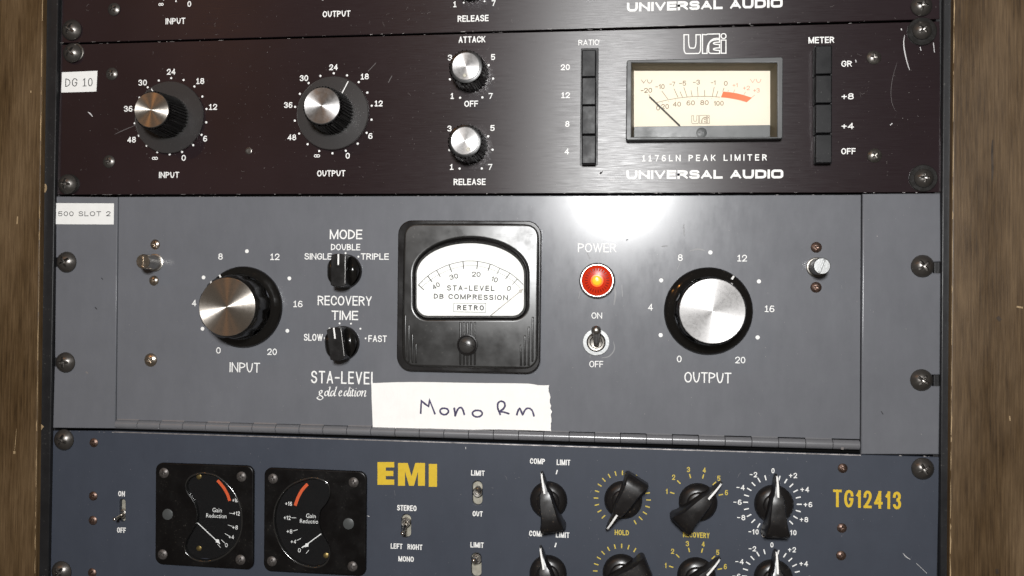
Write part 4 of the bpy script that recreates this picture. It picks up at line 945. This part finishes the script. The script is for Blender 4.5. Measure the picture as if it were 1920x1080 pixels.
for _ in range(6):
    ee = [e for e in bm.edges if e.calc_length() > .003]
    if ee: bmesh.ops.subdivide_edges(bm, edges=ee, cuts=1); bmesh.ops.triangulate(bm, faces=[f for f in bm.faces if len(f.verts) > 3])
tl = WL[tp.name]
for v in bm.verts: v.co.y -= curl((v.co.x+tl.x)/MM, (v.co.z+tl.z)/MM)*MM
bm.to_mesh(tp.data); bm.free(); tp.data.shade_smooth(); tp.data.set_sharp_from_angle(angle=R(50))
tagged(tp, 'torn strip of white masking tape handwritten Mono Rm below the arched meter', 'tape')
g = G()
for s_, cl in (([(528,405),(531,340),(535,275),(570,304),(606,330),(612,298),(617,268),(645,340),(672,410)], 0), ([(763,349),(795,358),(805,384),(785,408),(755,412),(728,395),(722,368),(740,352)], 1), ([(862,342),(868,382),(873,422),(884,390),(905,352),(930,342),(950,365),(965,418)], 0),
        ([(1095,370),(1130,378),(1143,405),(1120,430),(1080,434),(1050,415),(1048,388),(1070,373)], 1), ([(1325,418),(1312,385),(1298,345),(1300,300),(1330,278),(1362,292),(1370,325),(1350,358),(1318,382),(1360,388),(1415,405)], 0),
        ([(1487,420),(1497,385),(1515,350),(1532,378),(1547,412),(1565,375),(1590,350),(1620,352),(1645,378),(1662,432)], 0)):
    pts = s_ if s_[0] == (528,405) else smooth(s_, bool(cl), 5)
    rnd2 = random.Random(len(pts)); k0 = len(g.v); ribbon(g, [P(690+a_/5.3333, 700+b2/5.3333, .3) for a_, b2 in pts], 1.02, .3+lift(), bool(cl), [rnd2.uniform(.8, 1.12) for _ in pts]); g.v[k0:] = [(q[0], q[1], q[2]+.15+curl(q[0], q[1])) for q in g.v[k0:]]
g.build('handwriting', 'pen', tp, sharp=0)

# ================================================================== BLUE GREY LIMITER
bl = thing('dual_limiter_unit', 'blue grey twin limiter with yellow lettering, two square black gauges and pointer knobs', 'audio compressor', (*P(925, 1080), 0))
SLOTS = {'a': (229.3, 957, 5.6, 21.5), 'b': (761.5, 986, 9.0, 22), 'c': (895, 924.3, 9.3, 22.8), 'd': (893, 1059.5, 9.5, 23)}
def pill(cu, cv_, a_, b2, h=0.): return [P(cu+q[0], cv_+q[1], h) for q in [(a_*math.cos(R(t_)), -(b2-a_)-a_*math.sin(R(t_))) for t_ in range(0, 181, 18)]+[(-a_*math.cos(R(t_)), (b2-a_)+a_*math.sin(R(t_))) for t_ in range(0, 181, 18)]]
slab('faceplate', flat_poly([(98.3, 807.5), (216, 808), (1761.5, 857), (1755, 1180), (90, 1180)]), [ccw(pill(*q))[::-1] for q in SLOTS.values()], -3.0, 0, 'blue', bl, .35)
bare = [(214, 810), (700, 825.3), (1200, 841.2), (1614, 853.6)]
g = G(); ribbon(g, pl(bare), .5, .035); g.build('worn_top_edge', 'bare', bl, sharp=0)
chips(bl, [(98, 808), (500, 819), (1100, 838), (1760, 857)], 46, 41, .05, 'chip', .45, 2.5, side=-1)
dusting(bl, [P(100, 815), P(1755, 862), P(1750, 1080), P(98, 1080)], 420, 'scuff', seed=12, r=(.04, .22), worm=.05)
for q in SLOTS.values():
    c_ = P(q[0], q[1], -3.2); G().add([(c_[0]-5, c_[1]-9, -3.2), (c_[0]+5, c_[1]-9, -3.2), (c_[0]+5, c_[1]+9, -3.2), (c_[0]-5, c_[1]+9, -3.2)], [(0, 1, 2, 3)]).build('switch_backplate', 'plate', bl, sharp=0)
for key, base, tip, ht, r_ in (('a', (231, 963), (214.5, 974), 8.5, .85), ('b', (762, 979), (754.8, 1001), 8, 1.0), ('c', (896.5, 922), (896.5, 916), 8, 1.25), ('d', (895, 1047), (888.5, 1051), 8, 1.2)):
    x, z = P(*base, -2.6); k = lathe(G(), x, z, [(2.75, -3.1), (2.7, -1.2), (2.3, -.9), (1.7, -.95), (1.5, -2.2), (0, -2.4)], 32).build('toggle_switch', 'steel', bl, (x, z, -3.1)); lever(k, base, tip, -2.4, ht, r_*.85, r_, 'chrome')
word(bl, 'ON', 228, 925.7, 12.5, 10, t=.18, gap=.2); word(bl, 'OFF', 227.7, 994, 16.5, 10, t=.18, gap=.2)
word(bl, 'STEREO', 762.8, 952.5, 36.5, 10.5, t=.18, gap=.17); word(bl, 'LEFT', 743.6, 1024, 22, 10, t=.18, gap=.18); word(bl, 'RIGHT', 778, 1025.6, 28, 10, t=.18, gap=.18); word(bl, 'MONO', 761.5, 1048, 29, 10, t=.18, gap=.17)
word(bl, 'LIMIT', 896, 887, 25.5, 10, t=.18, gap=.2); word(bl, 'OUT', 895.5, 963.3, 19, 10, t=.18, gap=.18); word(bl, 'LIMIT', 894.6, 1021.7, 25, 10, t=.18, gap=.2)
word(bl, 'COMP', 1007.8, 864.8, 28.5, 10.5, t=.18, gap=.17); word(bl, 'LIMIT', 1056.5, 867, 25.5, 10.5, t=.18, gap=.2); word(bl, 'COMP', 1006, 1000.4, 28, 10.5, t=.18, gap=.17); word(bl, 'LIMIT', 1055, 1003, 25.5, 10.5, t=.18, gap=.2)
word(bl, 'HOLD', 1166, 998.5, 27, 10, 'yellow_thin', t=.18, gap=.17); word(bl, 'RECOVERY', 1305.5, 1003, 50, 10.2, 'yellow_thin', t=.18, gap=.17); word(bl, 'OUTPUT', 1450, 1003.5, 44, 9.5, t=.18, gap=.2)
word(bl, 'TG12413', 1625.5, 936.3, 127.5, 33, 'yellow', t=.15, gap=.38)
# heavy block letters
def block(parent, u, v, w_, h_, polys):
    g = G(); 
    for pg in polys:
        pts = [P(u+a_*w_, v+(1-b2)*h_) for a_, b2 in pg]; k0 = len(g.v); g.v += [(*p, .06) for p in pts]; g.f.append(tuple(range(k0, k0+len(pts))))
    for f_ in range(len(g.f)):
        idx = g.f[f_]; ar = sum(g.v[idx[i-1]][0]*g.v[idx[i]][1]-g.v[idx[i]][0]*g.v[idx[i-1]][1] for i in range(len(idx)))
        if ar < 0: g.f[f_] = idx[::-1]
    return g.build('lettering', 'yellow', parent, sharp=0)
block(bl, 707.8, 866.3, 31.4, 42.7, [[(0,0),(.5,0),(.5,1),(0,1)],[(.5,0),(1,0),(1,.235),(.5,.235)],[(.5,.385),(.95,.385),(.95,.615),(.5,.615)],[(.5,.765),(1,.765),(1,1),(.5,1)]])
block(bl, 746.3, 868, 50.6, 42.8, [[(0,0),(.26,0),(.26,1),(0,1)],[(.74,0),(1,0),(1,1),(.74,1)],[(.26,1),(.26,.62),(.41,0),(.59,0),(.5,.42)],[(.74,1),(.5,.42),(.59,0),(.74,.62)],[(.26,1),(.5,.42),(.36,1)],[(.74,1),(.64,1),(.5,.42)]])
block(bl, 804, 869.8, 15.5, 42.9, [[(0,0),(1,0),(1,1),(0,1)]])
# knob scales
def ticks(g, cu, cv_, r0, r1, angs, w_=.62):
    cx, cz = P(cu, cv_); q0, q1 = rmm(cu, cv_, r0), rmm(cu, cv_, r1)
    for a_ in angs: ribbon(g, [(cx+q*math.sin(R(a_)), cz+q*math.cos(R(a_))) for q in (q0, q1)], w_, lift())
for dv_, du in ((0, 0), (136.8, -2.2)):
    g = G(); ribbon(g, pl([(1045.2+du, 881+dv_), (1042.6+du, 889.3+dv_)]), .62, lift()); g.build('scale_print', 'white', bl, sharp=0)
g = G(); ticks(g, 1166.6, 935.6, 45, 53.5, [q for q in range(-135, 151, 15)]); g.build('scale_print', 'yellow_thin', bl, sharp=0)
g = G(); ticks(g, 1165.2, 1072.8, 45, 53.5, [q for q in range(-135, 151, 15)]); g.build('scale_print', 'yellow_thin', bl, sharp=0)
for cu, cv_ in ((1305.8, 938), (1303.8, 1076.8)):
    g = G(); ticks(g, cu, cv_, 43, 51.5, (-75, -45, -15, 15, 45, 75))
    for s, a_, b2 in (('1',-55.8,-16.7),('2',-42.8,-43.3),('3',-15,-57.6),('4',14.7,-56.5),('5',41.9,-41.2),('6',56.2,-14.5)): write(g, s, cu+a_, cv_+b2, 3.4 if s == '1' else 6, 9.8, t=.17)
    g.build('scale_print', 'yellow_thin', bl, sharp=0)
for cu, cv_ in ((1448, 943.6), (1446, 1082.6)):
    g = G(); ticks(g, cu, cv_, 45.5, 55, [q for q in range(-150, 151, 15) if q])
    for s, a_, b2, w_ in (('-2',-35.3,-53.8,14),('0',1.3,-61,6),('+2',39,-52.1,15),('-4',-59.4,-29.7,15.5),('+4',61,-25.9,16),('-6',-65.1,-2.1,15.5),('+6',67,2.4,16),('-8',-58.3,26.7,15.5),('+8',59.4,30.4,16),('-10',-35,53.4,19),('+10',35.5,54.8,20)): write(g, s, cu+a_, cv_+b2, w_, 9.8, t=.17, gap=.36)
    g.build('scale_print', 'white', bl, sharp=0)
for u, v, d_ in ((1029, 937, -12), (1168.5, 936.5, 211), (1308.5, 941, 43), (1450.5, 944.5, 0), (1028, 1075, -13), (1165.5, 1073.5, 247), (1305.5, 1080, 43), (1449.5, 1084, 0)): chicken(bl, u, v, d_)
# square gauges
GH = 2.3
def gauge(corn, ox, screws, dotp, winpts, red, tk, labels, words, needle, head, pins, lab):
    oc_ = [P(*q, GH) for q in corn]; wm = ccw([P(ox+a_/4.695, 850+b2/4.695, GH) for a_, b2 in smooth(winpts, True, 4)])
    mt = slab('gauge', ccw(rquad(oc_, 4.2, 7)), [wm[::-1]], .05, GH, 'gauge_black', bl, .7, label=lab, bres=3)
    hd = .2; n = len(wm); cx = sum(p[0] for p in wm)/n; cz = sum(p[1] for p in wm)/n; g = G()
    levels = [(1.045, GH-.3), (1.040, GH+.15), (1.028, GH+.5), (1.012, GH+.62), (.998, GH+.5), (.990, GH+.1), (.986, GH-.7), (.978, hd)]
    g.v = [(cx+(p[0]-cx)*s_, cz+(p[1]-cz)*s_, h) for s_, h in levels for p in wm]
    g.f = [(b_*n+i, b_*n+(i+1) % n, (b_+1)*n+(i+1) % n, (b_+1)*n+i) for b_ in range(len(levels)-1) for i in range(n)]
    g.build('window_rim', 'rim', mt, sharp=60)
    x0, z0 = P(corn[0][0]+15, corn[0][1]-15, hd); x1, z1 = P(corn[2][0]-15, corn[2][1]+15, hd)
    g = G(); g.add([(x0, z0, hd), (x1, z0, hd), (x1, z1, hd), (x0, z1, hd)], [(0, 1, 2, 3)]); g.build('dial_face', 'gauge_dial', mt, sharp=0)
    g = G(); g.v = [(cx+(p[0]-cx)*.988, cz+(p[1]-cz)*.988, GH-.6) for p in wm]; g.f = [tuple(range(n))]; g.build('gauge_glass', M['glass'], mt, sharp=0)
    Zg = lambda p: (ox+p[0]/4.695, 850+p[1]/4.695)
    g = G()
    for a_, b2 in tk: stroke(g, [Zg(a_), Zg(b2)], .95, hd)
    for s, a_, b2, w_, h_ in labels: write(g, s, *Zg((a_, b2)), w_/4.695, h_/4.695, t=.14, h=hd, gap=.35)
    for s, a_, b2, w_, h_ in words:
        q = fonttext(s, *Zg((a_, b2)), w_/4.695, h_/4.695, hd, off=.0); g.add(q.v, q.f)
    g.build('scale_print', 'white', mt, sharp=0)
    g = G(); rp = smooth(red[0], n=4); ribbon(g, [P(*Zg(q), hd) for q in rp], red[1]/4.695/3.45, hd+.08); g.build('red_band', 'orange_ink', mt, sharp=0)
    hn_ = .9; a_, b2 = Vector(P(*Zg(needle[0]), hn_)), Vector(P(*Zg(needle[1]), hn_)); d = (b2-a_).normalized(); nn = Vector((-d.y, d.x)); g = G(); ribbon(g, [tuple(a_), tuple(b2)], .5, hn_)
    c_ = Vector(P(*Zg(head), hn_)); k0 = len(g.v); g.v += [(*(c_+d*2.0), hn_+.05), (*(c_+nn*1.15), hn_+.05), (*(c_-d*1.2), hn_+.05), (*(c_-nn*1.15), hn_+.05)]; g.f.append((k0, k0+1, k0+2, k0+3)); g.build('needle', 'white', mt, sharp=0)
    for q in pins: x, z = P(*Zg(q), hd); lathe(G(), x, z, [(1.5, hd), (1.45, hd+.5), (.9, hd+.7), (0, hd+.75)], 20).build('dial_pin', 'brass', mt, (x, z, hd))
    x, z = P(*Zg(dotp), GH); lathe(G(), x, z, [(3.1, GH), (3.0, GH+.3), (2.8, GH+.4), (0, GH+.42)], 40).build('zero_cap', 'cover', mt, (x, z, GH))
    for q in screws: screw('pan', 'gauge_screw', mt, *Zg(q), 9.0, GH, mat='gauge_steel')
gauge([(290.5, 1058), (474.5, 1069), (475.5, 873.5), (291.5, 867.5)], 280, [(130,172),(812,205),(118,890),(802,937)], (162,537),
 [(440,182),(520,184),(610,215),(715,310),(785,430),(812,560),(800,700),(745,815),(650,900),(540,942),(440,942),(360,905),(318,845),(325,780),(370,700),(412,620),(425,530),(400,430),(345,350),(325,280),(360,215)],
 ([(600,238),(650,295),(688,360),(707,418)], 27), [((705,527),(742,530)),((693,630),(732,642)),((665,705),(703,728)),((632,760),(665,790)),((600,798),(628,830))],
 [('+!6'.replace('!', '1'),756,413,46,34),('+12',768,528,58,38),('+8',755,652,48,36),('+4',722,737,46,34),('0',678,808,24,34)], [('Gain',597,500,82,38),('Reduction',590,550,178,36)], ((425,612),(622,797)), (598,770), [(440,205),(440,835)], 'black square gauge with a half moon window open to the right')
gauge([(494, 1071), (685.5, 1081), (687, 884.5), (495.5, 876.5)], 480, [(150,222),(860,255),(140,950),(850,995)], (815,620),
 [(520,222),(420,236),(300,290),(215,385),(168,500),(162,620),(190,740),(245,850),(330,935),(430,985),(530,998),(610,965),(648,890),(640,810),(600,740),(565,660),(555,590),(570,500),(625,430),(650,350),(625,265)],
 ([(455,270),(405,325),(370,390),(345,460)], 28), [((312,567),(353,567)),((327,683),(367,672)),((358,768),(397,748)),((400,830),(420,815)),((440,882),(467,850))],
 [('+16',288,443,58,36),('+12',275,567,60,36),('+8',295,687,50,36),('+4',330,777,46,34),('0',382,853,26,36)], [('Gain',483,550,84,38),('Reductio',467,598,160,36)], ((574,708),(405,832)), (450,806), [(618,898)], 'black square gauge with a half moon window open to the left')
for u, v, r_ in ((176, 830, 8), (175, 930, 8), (174.4, 975.8, 8), (173, 1074, 8), (1580, 877.8, 9.3), (1578.5, 990, 9.3), (1577, 1041.6, 9)): screw('pan', 'panel_screw', bl, u, v, r_, 0, mat='bronze')
for u, v, r_ in ((120.5, 824.5, 18.3), (1729.8, 878.5, 21.8), (116, 1071.5, 18.5)): screw('rack', 'rack_screw', bl, u, v, r_, .1)
marks(bl, 'scratch', 'scratch', [([(1693, 1037), (1699, 1044), (1707, 1049)], 1.3), ([(1738, 1075), (1718, 1056)], .6), ([(689, 967), (693, 968.5)], 1), ([(873, 838), (873.5, 842)], 1.2)])
